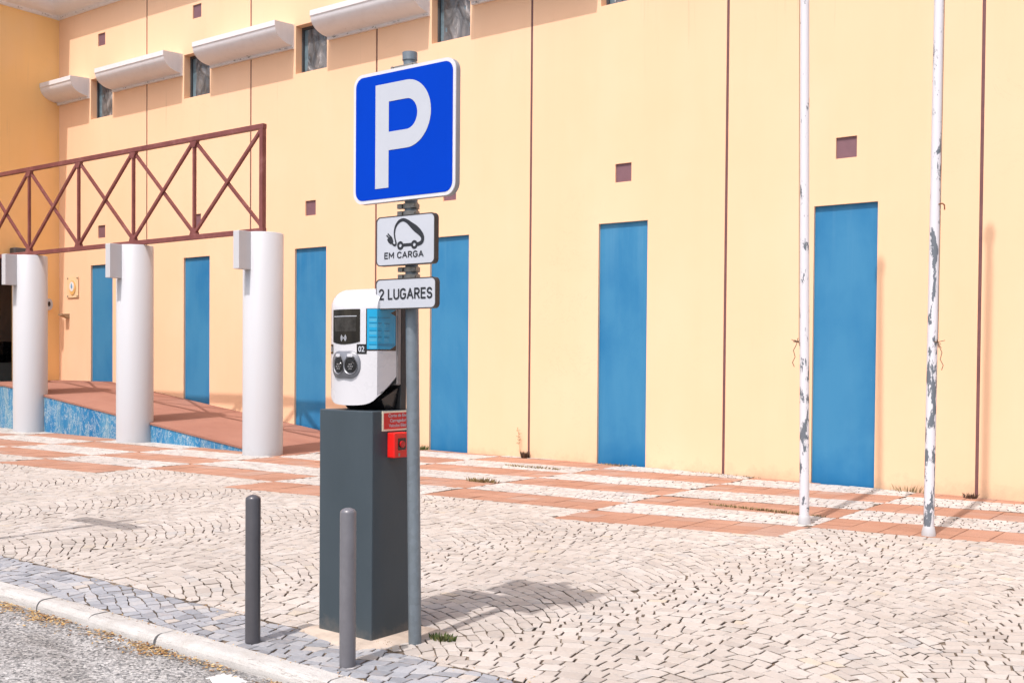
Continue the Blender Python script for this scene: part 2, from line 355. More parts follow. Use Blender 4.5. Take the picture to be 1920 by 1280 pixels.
def ribbon(pts, n=8):                                        # Catmull-Rom through (u,v,w) -> polygon strips
    P = [np.array(p, float) for p in pts]; P = [2*P[0]-P[1]]+P+[2*P[-1]-P[-2]]; out = []
    for k in range(1, len(P)-2):
        for j in range(n):
            t = j/n; out.append(.5*((2*P[k])+(-P[k-1]+P[k+1])*t+(2*P[k-1]-5*P[k]+4*P[k+1]-P[k+2])*t*t+(-P[k-1]+3*P[k]-3*P[k+1]+P[k+2])*t**3))
    out.append(P[-2]); vs = []
    for k, p in enumerate(out):
        d = out[min(k+1, len(out)-1)][:2]-out[max(k-1, 0)][:2]; d = d/(np.linalg.norm(d)+1e-9); nn = np.array([-d[1], d[0]])*p[2]/2
        vs += [tuple(p[:2]+nn), tuple(p[:2]-nn)]
    return vs, [(2*k, 2*k+1, 2*k+3, 2*k+2) for k in range(len(out)-1)]
GL = {}
def _arc(cx, cy, rx, ry, a0, a1, n=12): return [(cx+rx*math.cos(math.radians(a0+(a1-a0)*k/n)), cy+ry*math.sin(math.radians(a0+(a1-a0)*k/n))) for k in range(n+1)]
GL['E'] = (.50, [[(.0, 0), (.0, 1)], [(0, 1), (.50, 1)], [(0, .52), (.44, .52)], [(0, 0), (.50, 0)]])
GL['M'] = (.72, [[(0, 0), (0, 1)], [(0, 1), (.36, .32), (.72, 1)], [(.72, 1), (.72, 0)]])
GL['C'] = (.58, [_arc(.31, .69, .31, .31, 25, 180)+_arc(.31, .31, .31, .31, 180, 335)])
GL['A'] = (.68, [[(0, 0), (.34, 1), (.68, 0)], [(.13, .32), (.55, .32)]])
GL['R'] = (.56, [[(0, 0), (0, 1)], [(0, 1)]+_arc(.28, .745, .25, .255, 90, -90)+[(0, .49)], [(.26, .49), (.56, 0)]])
GL['G'] = (.62, [_arc(.31, .69, .31, .31, 30, 180)+_arc(.31, .31, .31, .31, 180, 360, 14)+[(.62, .47), (.36, .47)]])
GL['L'] = (.46, [[(0, 1), (0, 0), (.46, 0)]])
GL['U'] = (.60, [[(0, 1)]+_arc(.30, .30, .30, .30, 180, 360)+[(.60, 1)]])
GL['S'] = (.52, [_arc(.26, .745, .25, .255, 20, 270)+_arc(.26, .25, .26, .25, 90, -160)])
GL['2'] = (.52, [_arc(.26, .73, .26, .27, 165, -30)+[(.0, 0), (.54, 0)]])
GL['0'] = (.50, [_arc(.25, .70, .25, .30, 0, 180)+_arc(.25, .30, .25, .30, 180, 360)+[(.50, .70)], [(.12, .22), (.38, .78)]])
GL['1'] = (.40, [[(.05, .78), (.24, 1), (.24, 0)]])
def stroke_text(s, cap, wd, width):
    strokes = []; x = 0.
    for ch in s:
        if ch == ' ': x += .42; continue
        w, st = GL[ch]
        for q in st: strokes.append([(x+a, b_) for a, b_ in q])
        x += w+.27
    tot = x-.27; kx = (width-wd)/tot; ky = (cap-wd); vs = []; fs = []
    for q in strokes:
        P = [((a-tot/2)*kx, wd/2+b_*ky) for a, b_ in q]
        for (ax, ay), (bx, by) in zip(P, P[1:]):
            d = math.hypot(bx-ax, by-ay)
            if d < 1e-6: continue
            ux, uy = (bx-ax)/d*wd/2, (by-ay)/d*wd/2; o = len(vs)
            vs += [(ax-ux*.55+uy, ay-uy*.55-ux), (bx+ux*.55+uy, by+uy*.55-ux), (bx+ux*.55-uy, by+uy*.55+ux), (ax-ux*.55-uy, ay-uy*.55+ux)]
            fs.append((o, o+1, o+2, o+3))
    return vs, fs
def ring(cx, cy, r0, r1, n=28, a0=0, a1=360):
    vs = []; full = a1-a0 >= 360
    for k in range(n+(0 if full else 1)):
        a = math.radians(a0+(a1-a0)*k/n); vs += [(cx+r0*math.cos(a), cy+r0*math.sin(a)), (cx+r1*math.cos(a), cy+r1*math.sin(a))]
    q = len(vs)
    return vs, [(2*k, 2*k+1, (2*k+3) % q, (2*k+2) % q) for k in range(n)]
def disc(cx, cy, r, n=24, ry=None):
    ry = ry or r
    return [(cx+r*math.cos(2*PI*k/n), cy+ry*math.sin(2*PI*k/n)) for k in range(n)]

# ------------------------------------------------------------------ ground heights
ZX = [-300, -60, -17.3, -14.5, -11.7, -7.4, 20, 300]; ZZ = [.9, .6, .19, .165, .138, .111, -.305, -.9]
def zg(x): return float(np.interp(x, ZX, ZZ))
LX = [-40, -13.5, -11.7, -9.45, -7.4, -5.52, -3.54, -1.8, .2, 2.2, 20]; LY = [-6.2, -4.72, -4.52, -4.40, -4.14, -3.83, -3.34, -3.0, -2.65, -2.3, -1.0]
def L0(x): return float(np.interp(x, LX, LY))
CX = [-21.7, -19.65, -17.6, -15.6, -13.6, -11.66, -9.43, -7.42, -5.52, -3.54, -1.56, .42, 2.4, 4.4, 6.4]     # column boundaries of the checker
RH = .71
def strip(name, mat, x0, x1, y0, y1, dz, kind='structure'):
    xs = sorted(set([x0, x1]+[q for q in ZX if x0 < q < x1])); b = MB()
    for a, c in zip(xs, xs[1:]): b.add([(a, y0, zg(a)+dz), (c, y0, zg(c)+dz), (c, y1, zg(c)+dz), (a, y1, zg(a)+dz)], [(0, 1, 2, 3)])
    o = b.build(name, mat); tag(o, kind=kind); return o
strip('ground', 'bed', -300, 300, -300, 300, -.16)
strip('asphalt_road', 'asphalt', -60, 60, -40, -9.15, -.055)
strip('pavement_bed', 'bed', -21.1, 7, -9.16, .0, -.013)

# ------------------------------------------------------------------ cobbles
KX0, LAM, AMP = -2.45, 1.86, .42
def arc(x):
    t = ((x-KX0)/LAM+.5) % 1.0-.5
    return AMP*(.25-t*t)*4*.98+.05*math.sin(x*1.3+1)
def darc(x): return (arc(x+.01)-arc(x-.01))/.02
def zb(x, y): return .003*math.sin(x*1.9+y*.7)+.003*math.sin(y*2.3-x*.8+2)
def cobbles(name, mat, x0, x1, vmin, vmax, h, wmin, wmax, clampf, arcf=arc, slopef=darc, gap=.0038, zoff=0., fine=True):
    b = MB(); V = b.v; F = b.f
    j0 = int(math.floor(vmin/h)); j1 = int(math.ceil(vmax/h))
    wbl = lambda q, j: .009*math.sin(q*8.3+j*1.7)+.007*math.sin(q*21.7+j*4.1)+.005*math.sin(q*47.+j*2.3)
    for j in range(j0, j1+1):
        va = j*h; x = x0-.2+rs.rand()*wmax; e1 = e2 = 0.
        lo = lambda q: va+arcf(q)+wbl(q, j)
        hi = lambda q: va+h+arcf(q)+wbl(q, j+1)
        while x < x1+.2:
            w = wmin+(wmax-wmin)*rs.rand(); sl = slopef(x); w2 = w/math.sqrt(1+sl*sl); xa, xb = x, x+w2; x = xb
            f1, f2 = e1, e2; e1 = (rs.rand()-.5)*.028; e2 = (rs.rand()-.5)*.028
            xm = (xa+xb)/2; ym = va+h/2+arcf(xm)
            lim = clampf(xm, ym, h)
            if lim is None: continue
            ylo, yhi, xlo, xhi = lim
            dsl = -slopef(xa)*h*.5; dsr = -slopef(xb)*h*.5
            g = gap*(.45+rs.rand()*1.1); gy = gap*(.45+rs.rand()*1.1); jt = lambda a=.0045: (rs.rand()-.5)*2*a
            q0, q1, q2, q3 = xa+f1+g, xb+e1-g, xb+e2+dsr-g, xa+f2+dsl+g
            m0, m1 = (q0+q1)/2, (q2+q3)/2
            P = [(q0+jt(), lo(q0)+gy+jt()), (m0, lo(m0)+gy*.7+jt()), (q1+jt(), lo(q1)+gy+jt()), (q2+jt(), hi(q2)-gy+jt()), (m1, hi(m1)-gy*.7+jt()), (q3+jt(), hi(q3)-gy+jt())]
            if not fine: P = [P[0], P[2], P[3], P[5]]
            P = [(min(max(px, xlo), xhi), min(max(py, ylo(px)), yhi(px))) for px, py in P]
            A = 0; n = len(P)
            for k in range(n): A += P[k][0]*P[(k+1) % n][1]-P[(k+1) % n][0]*P[k][1]
            if A < .0028: continue
            cx = sum(p[0] for p in P)/n; cy = sum(p[1] for p in P)/n
            hz = zoff+(rs.rand()-.5)*.0035; tx = (rs.rand()-.5)*.035; ty = (rs.rand()-.5)*.035
            o = len(V)
            for k2, (sc, dz) in enumerate(((1.0, -.014), (.985, -.0035), (.93, 0.))):
                for px, py in P:
                    qx = cx+(px-cx)*sc; qy = cy+(py-cy)*sc
                    z = zg(qx)+zb(cx, cy)*.5+hz+dz+(tx*(qx-cx)+ty*(qy-cy) if k2 else 0)
                    V.append((qx, qy, z))
            F.append(tuple(range(o+2*n, o+3*n))); b.mi.append(0)
            for r in (0, 1):
                b.mi += [1-r]*n
                for k in range(n): F.append((o+r*n+k, o+r*n+(k+1) % n, o+(r+1)*n+(k+1) % n, o+(r+1)*n+k))
    b.sm = [False]*len(F)
    o = b.build(name, [mat, 'bed']); tag(o, kind='structure'); return o
INF = 1e9
def col_of(x):
    for k in range(len(CX)-1):
        if CX[k] <= x < CX[k+1]: return k
    return None
def front_row(k):                                        # front line index (in RH units) of column k
    return -1 if (CX.index(-5.52)-k) % 2 == 0 else 0
def frontY(x):
    k = col_of(x)
    if k is None: return L0(x)
    return L0(x)+front_row(k)*RH
def cl_field(x, y, h):
    k = col_of(x)
    if k is None or y > frontY(x)+h*.6 or y < -8.66-h*.6: return None
    if CX[k] < -15 and y > -3.4: return None
    fr = front_row(k); return (lambda q: -8.655, lambda q: L0(q)+fr*RH-.004, -INF, INF)
cobbles('cream_cobble_pavement', 'stone', -18., 4.6, -9.4, -1.6, .090, .078, .135, cl_field)
def cl_grey(x, y, h):
    if y > -8.66+h*.6 or y < -9.105-h*.6: return None
    return (lambda q: -9.10, lambda q: -8.668, -INF, INF)
cobbles('grey_cobble_band', 'greystone', -12., 3., -9.8, -8.2, .080, .068, .12, cl_grey, arcf=lambda x: .28*math.sin(x*1.7), slopef=lambda x: .476*math.cos(x*1.7), gap=.0036)
# white checker fields and orange tiles
tiles = MB()
wc = []
for k in range(len(CX)-1):
    a, c = CX[k], CX[k+1]; fr = front_row(k)
    for r in range(fr, 8):
        if L0((a+c)/2)+r*RH > .05: break
        if (r-fr) % 2 == 0:
            nr, nc = 3, 7
            for i in range(nr):
                for q in range(nc):
                    off = .0
                    xa = a+(c-a)*q/nc; xb = a+(c-a)*(q+1)/nc; va = (r+i/nr)*RH; vb = (r+(i+1)/nr)*RH; gp = .0035
                    dzt = (rs.rand()-.5)*.003-.002
                    pts = [(xa+gp, L0(xa)+va+gp), (xb-gp, L0(xb)+va+gp), (xb-gp, L0(xb)+vb-gp), (xa+gp, L0(xa)+vb-gp)]
                    pts = [(px, min(py, -.003)) for px, py in pts]
                    if pts[2][1]-pts[1][1] < .02: continue
                    tx = (rs.rand()-.5)*.006
                    top = [(px, py, zg(px)+dzt+tx*(py-pts[0][1])) for px, py in pts]; bot = [(px, py, zg(px)-.02) for px, py in pts]
                    tiles.add(top+bot, [(0, 1, 2, 3), (0, 4, 5, 1), (1, 5, 6, 2), (2, 6, 7, 3), (3, 7, 4, 0)])
tag(tiles.build('orange_tile_paving', 'tile'), kind='structure')
def cl_white(x, y, h):
    k = col_of(x)
    if k is None: return None
    fr = front_row(k); r = math.floor((y-L0(x))/RH)
    if r < fr or y > .03: return None
    if (r-fr) % 2 == 0:
        f = (y-L0(x))/RH-r
        if f*RH < h*.5: r -= 1
        elif (1-f)*RH < h*.5: r += 1
        else: return None
        if r < fr: return None
    return (lambda q: L0(q)+r*RH+.002, lambda q: min(L0(q)+(r+1)*RH-.002, -.004), CX[k]+.002, CX[k+1]-.002)
cobbles('white_cobble_checker', 'whitestone', -21., 4.6, -6., 0.3, .085, .07, .12, cl_white, arcf=lambda x: .12*math.sin(x*2.1), slopef=lambda x: .25*math.cos(x*2.1), fine=False, zoff=.0015)
# far left strip between the checker and the ramp is closed by the same bed

# kerb
kb = MB(); JX = [-30., -20, -15, -12, -10.8, -9.8, -8.8, -7.8, -6.85, -5.90, -5.38, -4.77, -3.52, -2.5, -1.5, -.5, .5, 1.5, 3, 6, 20]
for a, c in zip(JX, JX[1:]):
    a2, c2 = a+.006, c-.006; dy = (rs.rand()-.5)*.012; dz = (rs.rand()-.5)*.006; n = max(1, int((c-a)/.08)); n = min(n, 20)
    prof = [(-9.105, -.1), (-9.108, .0), (-9.118, .006)]+[(-9.205+dy-.045*math.sin(t), .006-.045*(1-math.cos(t))) for t in (0, .4, .8, 1.2, 1.5)]+[(-9.257+dy, -.11)]
    vs = []; fs = []
    for i in range(n+1):
        xx = a2+(c2-a2)*i/n
        for (py, pz) in prof:
            wq = .0008*math.sin(xx*23+py*60)+.0006*math.sin(xx*61); vs.append((xx, py+wq*.7, zg(xx)+pz+dz+(wq if pz > -.05 else 0)))
    m_ = len(prof)
    for i in range(n):
        for q in range(m_-1): fs.append((i*m_+q, i*m_+q+1, (i+1)*m_+q+1, (i+1)*m_+q))
    fs += [tuple(range(m_))[::-1], tuple(n*m_+q for q in range(m_))]
    kb.add(vs, fs, 0, False)
tag(kb.build('kerb', 'kerb'), kind='structure')
# mortar pad round the cabinet
def pad(name, pts, dz, mat, jitter=.012, sub=6):
    P = []
    for k in range(len(pts)):
        a = pts[k]; c = pts[(k+1) % len(pts)]
        for q in range(sub): t = q/sub; P.append((a[0]+(c[0]-a[0])*t+(rs.rand()-.5)*2*jitter, a[1]+(c[1]-a[1])*t+(rs.rand()-.5)*2*jitter))
    n = len(P); cx = sum(p[0] for p in P)/n; cy = sum(p[1] for p in P)/n
    b = MB(); vs = [(x, y, zg(x)+min(dz, 0)-.01) for x, y in P]+[(cx+(x-cx)*.93, cy+(y-cy)*.93, zg(x)+dz+rs.rand()*.001) for x, y in P]+[(cx, cy, zg(cx)+dz+.001)]
    fs = [(k, (k+1) % n, n+(k+1) % n, n+k) for k in range(n)]+[(n+k, n+(k+1) % n, 2*n) for k in range(n)]
    b.add(vs, fs, 0, True); return b.build(name, mat)
tag(pad('mortar_bed', [(-4.30, -8.70), (-3.98, -8.76), (-3.80, -8.80), (-3.70, -8.60), (-3.66, -8.20), (-4.28, -8.20)], .0085, 'mortar'), kind='structure')
tag(pad('road_paint_patch', [(-4.13, -9.32), (-4.04, -9.31), (-3.93, -9.335), (-3.90, -9.40), (-4.0, -9.46), (-4.12, -9.42)], -.0515, 'roadpaint', .012), kind='structure')

# ------------------------------------------------------------------ the hall
SP, J0, DC = 3.04312, -18.12788, 1.53244
bays = [J0+DC+(i-1)*SP for i in range(0, 10)]
joints = [J0+i*SP for i in range(0, 9)]
XC = -21.18; TOPZ = 8.57
hall = thing('sports_hall', 'pale yellow rendered hall with tall blue wall panels and white window awnings', 'building', (-8, 0, 0))
holes = []
for c in bays:
    holes.append((c-.3818, c+.3818, -.4, 3.397, .04, 'door'))
    for z in (4.0626, 7.92): holes.append((c-.1251, c+.1251, z-.125, z+.125, .022, 'sq'))
    holes.append((c-.377, c+.377, 6.359, 7.17, .15, 'win'))
for x in joints: holes.append((x-.018, x+.018, -.4, TOPZ+.5, .025, 'joint'))
XE = bays[-1]+2.2
xs = sorted(set([XC, XE]+[h[0] for h in holes]+[h[1] for h in holes])); zs = sorted(set([-.4, TOPZ+.5]+[h[2] for h in holes]+[h[3] for h in holes]))
wb = MB(); idx = {}
def vid(x, z):
    if (x, z) not in idx: idx[(x, z)] = len(wb.v); wb.v.append((x, 0, z))
    return idx[(x, z)]
for xa, xb in zip(xs, xs[1:]):
    for za, zb_ in zip(zs, zs[1:]):
        mx, mz = (xa+xb)/2, (za+zb_)/2
        if any(h[0] < mx < h[1] and h[2] < mz < h[3] for h in holes): continue
        wb.f.append((vid(xa, za), vid(xb, za), vid(xb, zb_), vid(xa, zb_))); wb.mi.append(0); wb.sm.append(False)
for x0, x1, z0, z1, d, k in holes:
    q = [(x0, z0), (x1, z0), (x1, z1), (x0, z1)]
    for i in range(4):
        (ax, az), (bx, bz) = q[i], q[(i+1) % 4]
        wb.add([(ax, 0, az), (bx, 0, bz), (bx, d+.01, bz), (ax, d+.01, az)], [(0, 3, 2, 1)])
wb.box(XE-.001, XE, 0, .3, -.4, TOPZ+.5)
wb.build('wall', 'wall', hall)
ob = MB(); ob.box(XC-14, XE, 15.6, 16, -.5, 9.2).box(XE-.3, XE, .31, 15.6, -.5, 9.2).box(XC-14, XC-13.7, -6, 15.6, -.5, 9.2)
ob.build('wall', 'wall', hall)
for k, c in enumerate(bays):
    b = MB(); b.box(c-.3816, c+.3816, .04, .09, -.39, 3.3968)
    b.build('blue_panel', 'blue', hall)
    for z in (4.0626, 7.92):
        b = MB(); b.box(c-.1250, c+.1250, .022, .06, z-.1249, z+.1249); b.build('maroon_tile', 'maroon', hall)
    # window: frame, glass strip with a bluish reflection in its colour, wrinkled film
    fr = MB(); x0, x1, z0, z1 = c-.3768, c+.3768, 6.3592, 7.1698
    for bx in ((x0, x0+.035, z0, z1), (x1-.03, x1, z0, z1), (x0+.035, x1-.03, z0, z0+.03), (x0+.035, x1-.03, z1-.04, z1)): fr.box(bx[0], bx[1], .135, .19, bx[2], bx[3])
    w = fr.build('window_frame', 'frame', hall)
    gl = MB(); gl.box(x0+.036, x1-.031, .172, .18, z0+.031, z1-.041); gg = gl.build('glass_pane', 'glasstint'); gg.parent = w; gg.matrix_parent_inverse = Matrix.Identity(4)
    fm = MB(); nx, nz = 22, 26; fx0 = x0+.10+.05*rs.rand(); fx1 = x1-.032; vs = []
    ph = rs.rand(6)*6
    for j in range(nz+1):
        for i in range(nx+1):
            u = i/nx; v = j/nz; xx = fx0+(fx1-fx0)*u; zz = z0+.034+(z1-z0-.08)*v
            yy = .160+.005*math.sin(9*u+3*v+ph[0])+.005*math.sin(17*(u-v*.6)+ph[1])+.004*math.sin(25*(u+v*.4)+ph[2])
            if v < .14: yy -= .008*(1-v/.14)*abs(math.sin(11*u+ph[3])); 
            vs.append((xx, yy, zz))
    fm.add(vs, [(j*(nx+1)+i, j*(nx+1)+i+1, (j+1)*(nx+1)+i+1, (j+1)*(nx+1)+i) for j in range(nz) for i in range(nx)], 0, True)
    ff = fm.build('plastic_film', 'film'); ff.parent = w; ff.matrix_parent_inverse = Matrix.Identity(4)
# parented to hall: keep children of windows consistent
for x in joints:
    b = MB(); b.box(x-.0178, x+.0178, .013, .05, -.39, TOPZ+.49)
    if x > -10: b.box(x-.014, x+.014, .002, .0128, .0, TOPZ)
    b.build('joint_strip', 'joint', hall)
# awnings: quarter-round profile, outward y, z
def awn_profile(o=.435, zt=7.17, zl=7.085, zb_=6.838, zf=6.79):
    p = [(0, zt+.03), (-o, zt), (-o, zl), (-o+.012, zl-.012)]
    for k in range(1, 13):
        t = k/12*PI/2; p.append((-.062-(o-.075)*math.cos(t), zl-.012-(zl-.012-zb_)*math.sin(t)))
    p += [(-.052, zb_-.003), (-.05, zf), (0, zf)]
    return p
def awning(x0, x1):
    p = awn_profile(); n = len(p); b = MB()
    vs = [(x0, y, z) for y, z in p]+[(x1, y, z) for y, z in p]
    b.add(vs, [(k, k+1, n+k+1, n+k) for k in range(n-1)], 0, False)
    b.add(vs[:n], [tuple(range(n))]); b.add(vs[n:], [tuple(range(n))[::-1]])
    o = b.build('window_awning', 'awning', hall)
    for pl in list(o.data.polygons)[3:15]: pl.use_smooth = True
    return o
awning(XC+.001, bays[0]-.415)
for a, c in zip(bays, bays[1:]): awning(a+.43, c-.415)
# cornice along both wings, same profile
def cornice():
    o, zt = .44, 8.98; p = [(-.05, TOPZ), (-.062, TOPZ+.045)]
    for k in range(0, 13):
        t = PI/2-k/12*PI/2; p.append((-.075-(o-.085)*math.cos(t), zt-.07-(zt-.07-TOPZ-.06)*math.sin(t)))
    p += [(-o, zt-.06), (-o, zt), (0.0, zt+.02)]
    p = [(0, TOPZ)]+p
    n = len(p); b = MB()
    A = [(XC-y, y, z) for y, z in p]; B = [(XE+.01, y, z) for y, z in p]; C = [(XC-y, -6.2, z) for y, z in p]
    b.add(A+B, [(k, n+k, n+k+1, k+1) for k in range(n-1)], 0, True); b.add(A+C, [(k, k+1, n+k+1, n+k) for k in range(n-1)], 0, True)
    b.add(B, [tuple(range(n))]); b.add(C, [tuple(range(n))[::-1]])
    return b.build('cornice', 'awning', hall)
cornice()
b = MB(); b.box(XC-14, XE, .0, 16, 9.0, 9.12).box(XC-14, XC, -6.2, -.001, 9.0, 9.12); b.build('roof', 'roofing', hall)
# left wing with the doorway
lw = MB(); DY0, DY1, DZ0, DZ1 = -3.6, -.90, .9, 3.52
def q(y0, y1, z0, z1): lw.add([(XC, y0, z0), (XC, y1, z0), (XC, y1, z1), (XC, y0, z1)], [(0, 1, 2, 3)])
q(-6.2, DY0, -.4, 9.0); q(DY0, DY1, DZ1, 9.0); q(DY0, DY1, -.4, DZ0); q(DY1, 0, -.4, 9.0)
for (ya, za), (yb, zb_) in (((DY0, DZ0), (DY1, DZ0)), ((DY1, DZ0), (DY1, DZ1)), ((DY1, DZ1), (DY0, DZ1)), ((DY0, DZ1), (DY0, DZ0))):
    lw.add([(XC, ya, za), (XC, yb, zb_), (XC-.25, yb, zb_), (XC-.25, ya, za)], [(0, 1, 2, 3)])
lw.box(XC-14, XC, -6.2, -6.19, -.4, 9.0)
lw.build('wall', 'wallshade', hall)['label'] = 'left wing wall with its golden shaded tone put into the colour'
rm = MB(); rm.box(XC-4.2, XC-4.1, -4.4, 2.4, .8, 4.0, 0).box(XC-4.1, XC-.25, 2.3, 2.4, .8, 4.0, 0).box(XC-4.1, XC-.25, -4.4, -4.3, .8, 4.0, 0).box(XC-4.1, XC-.25, -4.3, 2.3, 3.9, 4.0, 0).box(XC-4.1, XC-.251, DY1+.01, 2.3, .8, 3.9, 0) if False else None
rm = MB(); rm.box(XC-4.2, XC-4.1, -4.4, 2.4, .8, 4.0, 0).box(XC-4.1, XC-.25, 2.3, 2.4, .8, 4.0, 0).box(XC-4.1, XC-.25, -4.4, -4.3, .8, 4.0, 0).box(XC-4.1, XC-.25, -4.3, 2.3, 3.9, 4.0, 0)
rm.box(XC-4.1, XC-.25, -4.3, 2.3, .85, .95, 1)
rm.box(XC-3.0, XC-2.7, -1.6, .62, .95, 1.40, 2)
for k in range(5): rm.box(XC-2.95, XC-2.65, .50-.28*(k+1), .50-.28*k+.05, 1.40+.0*k, 1.72-.15*k+(.15 if k == 0 else 0), 3)
rm.build('entrance_room', ['brownroom', 'darkroom', 'greyroom', 'black'], hall)

# wall-mounted small things
b = MB(); b.box(XC+.002, XC+.09, -1.02, -.84, 3.60, 3.66).box(XC+.04, XC+.26, -1.10, -.80, 3.575, 3.72)
t = b.build('floodlight', 'floodlight', None, .012); tag(t, 'small dark grey floodlight on the yellow wall above the dark doorway', 'lamp')
t = thing('wall_plaque', 'square plaque with yellow oval crest and blue drop on the cream wall', 'plaque', (-20.645, 0, 2.97))
b = MB(); b.box(-20.85, -20.44, -.022, -.014, 2.76, 3.19); b.build('plate', 'plaque', t)
for xx in (-20.82, -20.47):
    for zz in (2.79, 3.16):
        b = MB(); b.cyl((xx, -.001, zz), (xx, -.032, zz), .017, n=12); b.build('bolt', 'clamp', t)
b = MB(); fn = lambda u, v, d: (u, d, v)
b.prism(disc(-20.645, 2.965, .115, 28, .15)[::-1], fn, -.034, -.0225, 0, sm=True); e = b.build('oval_crest', 'crestyellow', t)
b = MB(); b.prism(disc(-20.66, 2.99, .085, 24, .10)[::-1], fn, -.0365, -.0345); b.build('crest_disc', 'crestwhite', t)
b = MB(); b.prism([(-20.66, 3.06), (-20.635, 3.01), (-20.63, 2.97), (-20.65, 2.945), (-20.67, 2.945), (-20.69, 2.97), (-20.685, 3.01)], fn, -.039, -.037); b.build('crest_drop', 'crestblue', t)
t = thing('wall_light', 'small beige wedge shaped wall light low beside the first blue panel', 'lamp', (-20.9, 0, 2.4))
b = MB(); b.add([(-20.93, 0, 2.33), (-20.79, 0, 2.33), (-20.79, 0, 2.43), (-20.93, 0, 2.43), (-20.93, -.17, 2.395), (-20.79, -.17, 2.395), (-20.79, -.17, 2.42), (-20.93, -.17, 2.42)],
     [(0, 1, 5, 4), (4, 5, 6, 7), (7, 6, 2, 3), (1, 2, 6, 5), (0, 4, 7, 3)]); b.build('housing', 'beigebox', t)
t = thing('wall_bell', 'white oval bell with a dark centre on the yellow wall near the corner', 'bell', (XC, -.27, 2.62))
b = MB(); b.prism(disc(-.27, 2.62, .085, 20, .12), lambda u, v, d: (d, u, v), XC+.001, XC+.07, 0, sm=True); b.build('casing', 'white', t, .01)
b = MB(); b.prism(disc(-.27, 2.63, .03, 16, .05), lambda u, v, d: (d, u, v), XC+.071, XC+.08); b.build('grille', 'black', t)

# ------------------------------------------------------------------ ramp
def zr(x): return max(1.04 if x < -19.3 else 1.04-.1185*(x+19.3), zg(x)+.002)
XT = -11.72; RY = -2.20
t = thing('access_ramp', 'red surfaced access ramp with a peeling blue side wall under the steel truss', 'ramp', (-16, -1, .2))
b = MB(); xsr = [XC+.001, -19.3, -18, -16, -14, -12.6, XT]
for a, c in zip(xsr, xsr[1:]): b.add([(a, RY-.012, zr(a)-.03), (c, RY-.012, max(zr(c)-.03, zg(c)+.001)), (c, -.001, zr(c)), (a, -.001, zr(a))], [(0, 1, 2, 3)])
for a, c in zip(xsr, xsr[1:]): b.add([(a, RY-.012, zr(a)-.03), (c, RY-.012, max(zr(c)-.03, zg(c)+.001)), (c, RY-.012, max(zr(c)-.062, zg(c)-.01)), (a, RY-.012, zr(a)-.062)], [(0, 3, 2, 1)])
b.build('ramp_surface', 'ramp', t)
b = MB(); b.add([(XC+.001, RY, 0), (XT-.5, RY, 0), (XT-.5, RY, zr(XT-.5)-.04), (-19.3, RY, 1.0), (XC+.001, RY, 1.0)], [(0, 1, 2, 3, 4)]); b.build('side_wall', 'peel', t)

# ------------------------------------------------------------------ columns and truss
def column(x, label, zt=3.305):
    t = thing('white_column', label, 'column', (x, -2.3, zg(x)), 'white columns under the steel truss')
    b = MB(); z0 = zg(x)-.05; b.lathe([(.285, z0), (.285, zt-.008), (.277, zt), (.0, zt)], (x, -2.3, 0), 40)
    b.build('shaft', 'white', t)
    b = MB(); b.box(x-.062, x+.062, -2.79, -2.40, 2.77, zt-.003); b.build('bracket_block', 'white', t, .006)
column(-12.055, 'white round column nearest the charging station, at the foot of the ramp')
column(-15.135, 'white round column halfway up the ramp, middle one of three')
column(-18.245, 'white round column beside the dark doorway, farthest up the ramp')
tr = thing('steel_truss', 'reddish brown steel truss with crossed braces spanning the white columns', 'truss', (-15, -2.3, 3.3))
TZ, BZ, TY = 4.835, 3.355, -2.3; nodes = [-12.075-1.55*k for k in range(0, 7)]; nodes[-1] = XC+.02
b = MB(); b.box(XC+.001, -12.03, TY-.035, TY+.035, TZ-.035, TZ+.035); b.build('top_chord', 'redsteel', tr, .004)
b = MB(); b.box(XC+.001, -12.03, TY-.035, TY+.035, BZ-.040, BZ+.030); b.build('bottom_chord', 'redsteel', tr, .004)
for k, x in enumerate(nodes[:-1]):
    w = .070 if k == 0 else .044
    b = MB(); b.box(x-w/2, x+w/2, TY-w/2+.001, TY+w/2-.001, BZ+.0305, TZ-.0355); b.build('post', 'redsteel', tr)
    if k:
        b = MB(); 
        b.prism([(x-.085, TZ-.0355), (x+.085, TZ-.0355), (x+.04, TZ-.13), (x-.04, TZ-.13)][::-1], lambda u, v, d: (u, d, v), TY-.030, TY+.030); b.build('gusset_plate', 'redsteel', tr); b = MB()
        b.prism([(x-.085, BZ+.0305), (x+.085, BZ+.0305), (x+.04, BZ+.125), (x-.04, BZ+.125)], lambda u, v, d: (u, d, v), TY-.030, TY+.030)
        b.build('gusset_plate', 'redsteel', tr)
for k in range(len(nodes)-1):
    a, c = nodes[k], nodes[k+1]
    b = MB(); b.bar((a-.04, TY-.012, TZ-.07), (c+.04, TY-.012, BZ+.07), .042, .042, up=(0, 1, 0)); b.build('brace', 'redsteel', tr)
    b = MB(); b.bar((a-.04, TY+.012, BZ+.07), (c+.04, TY+.012, TZ-.07), .042, .042, up=(0, 1, 0)); b.build('brace', 'redsteel', tr)

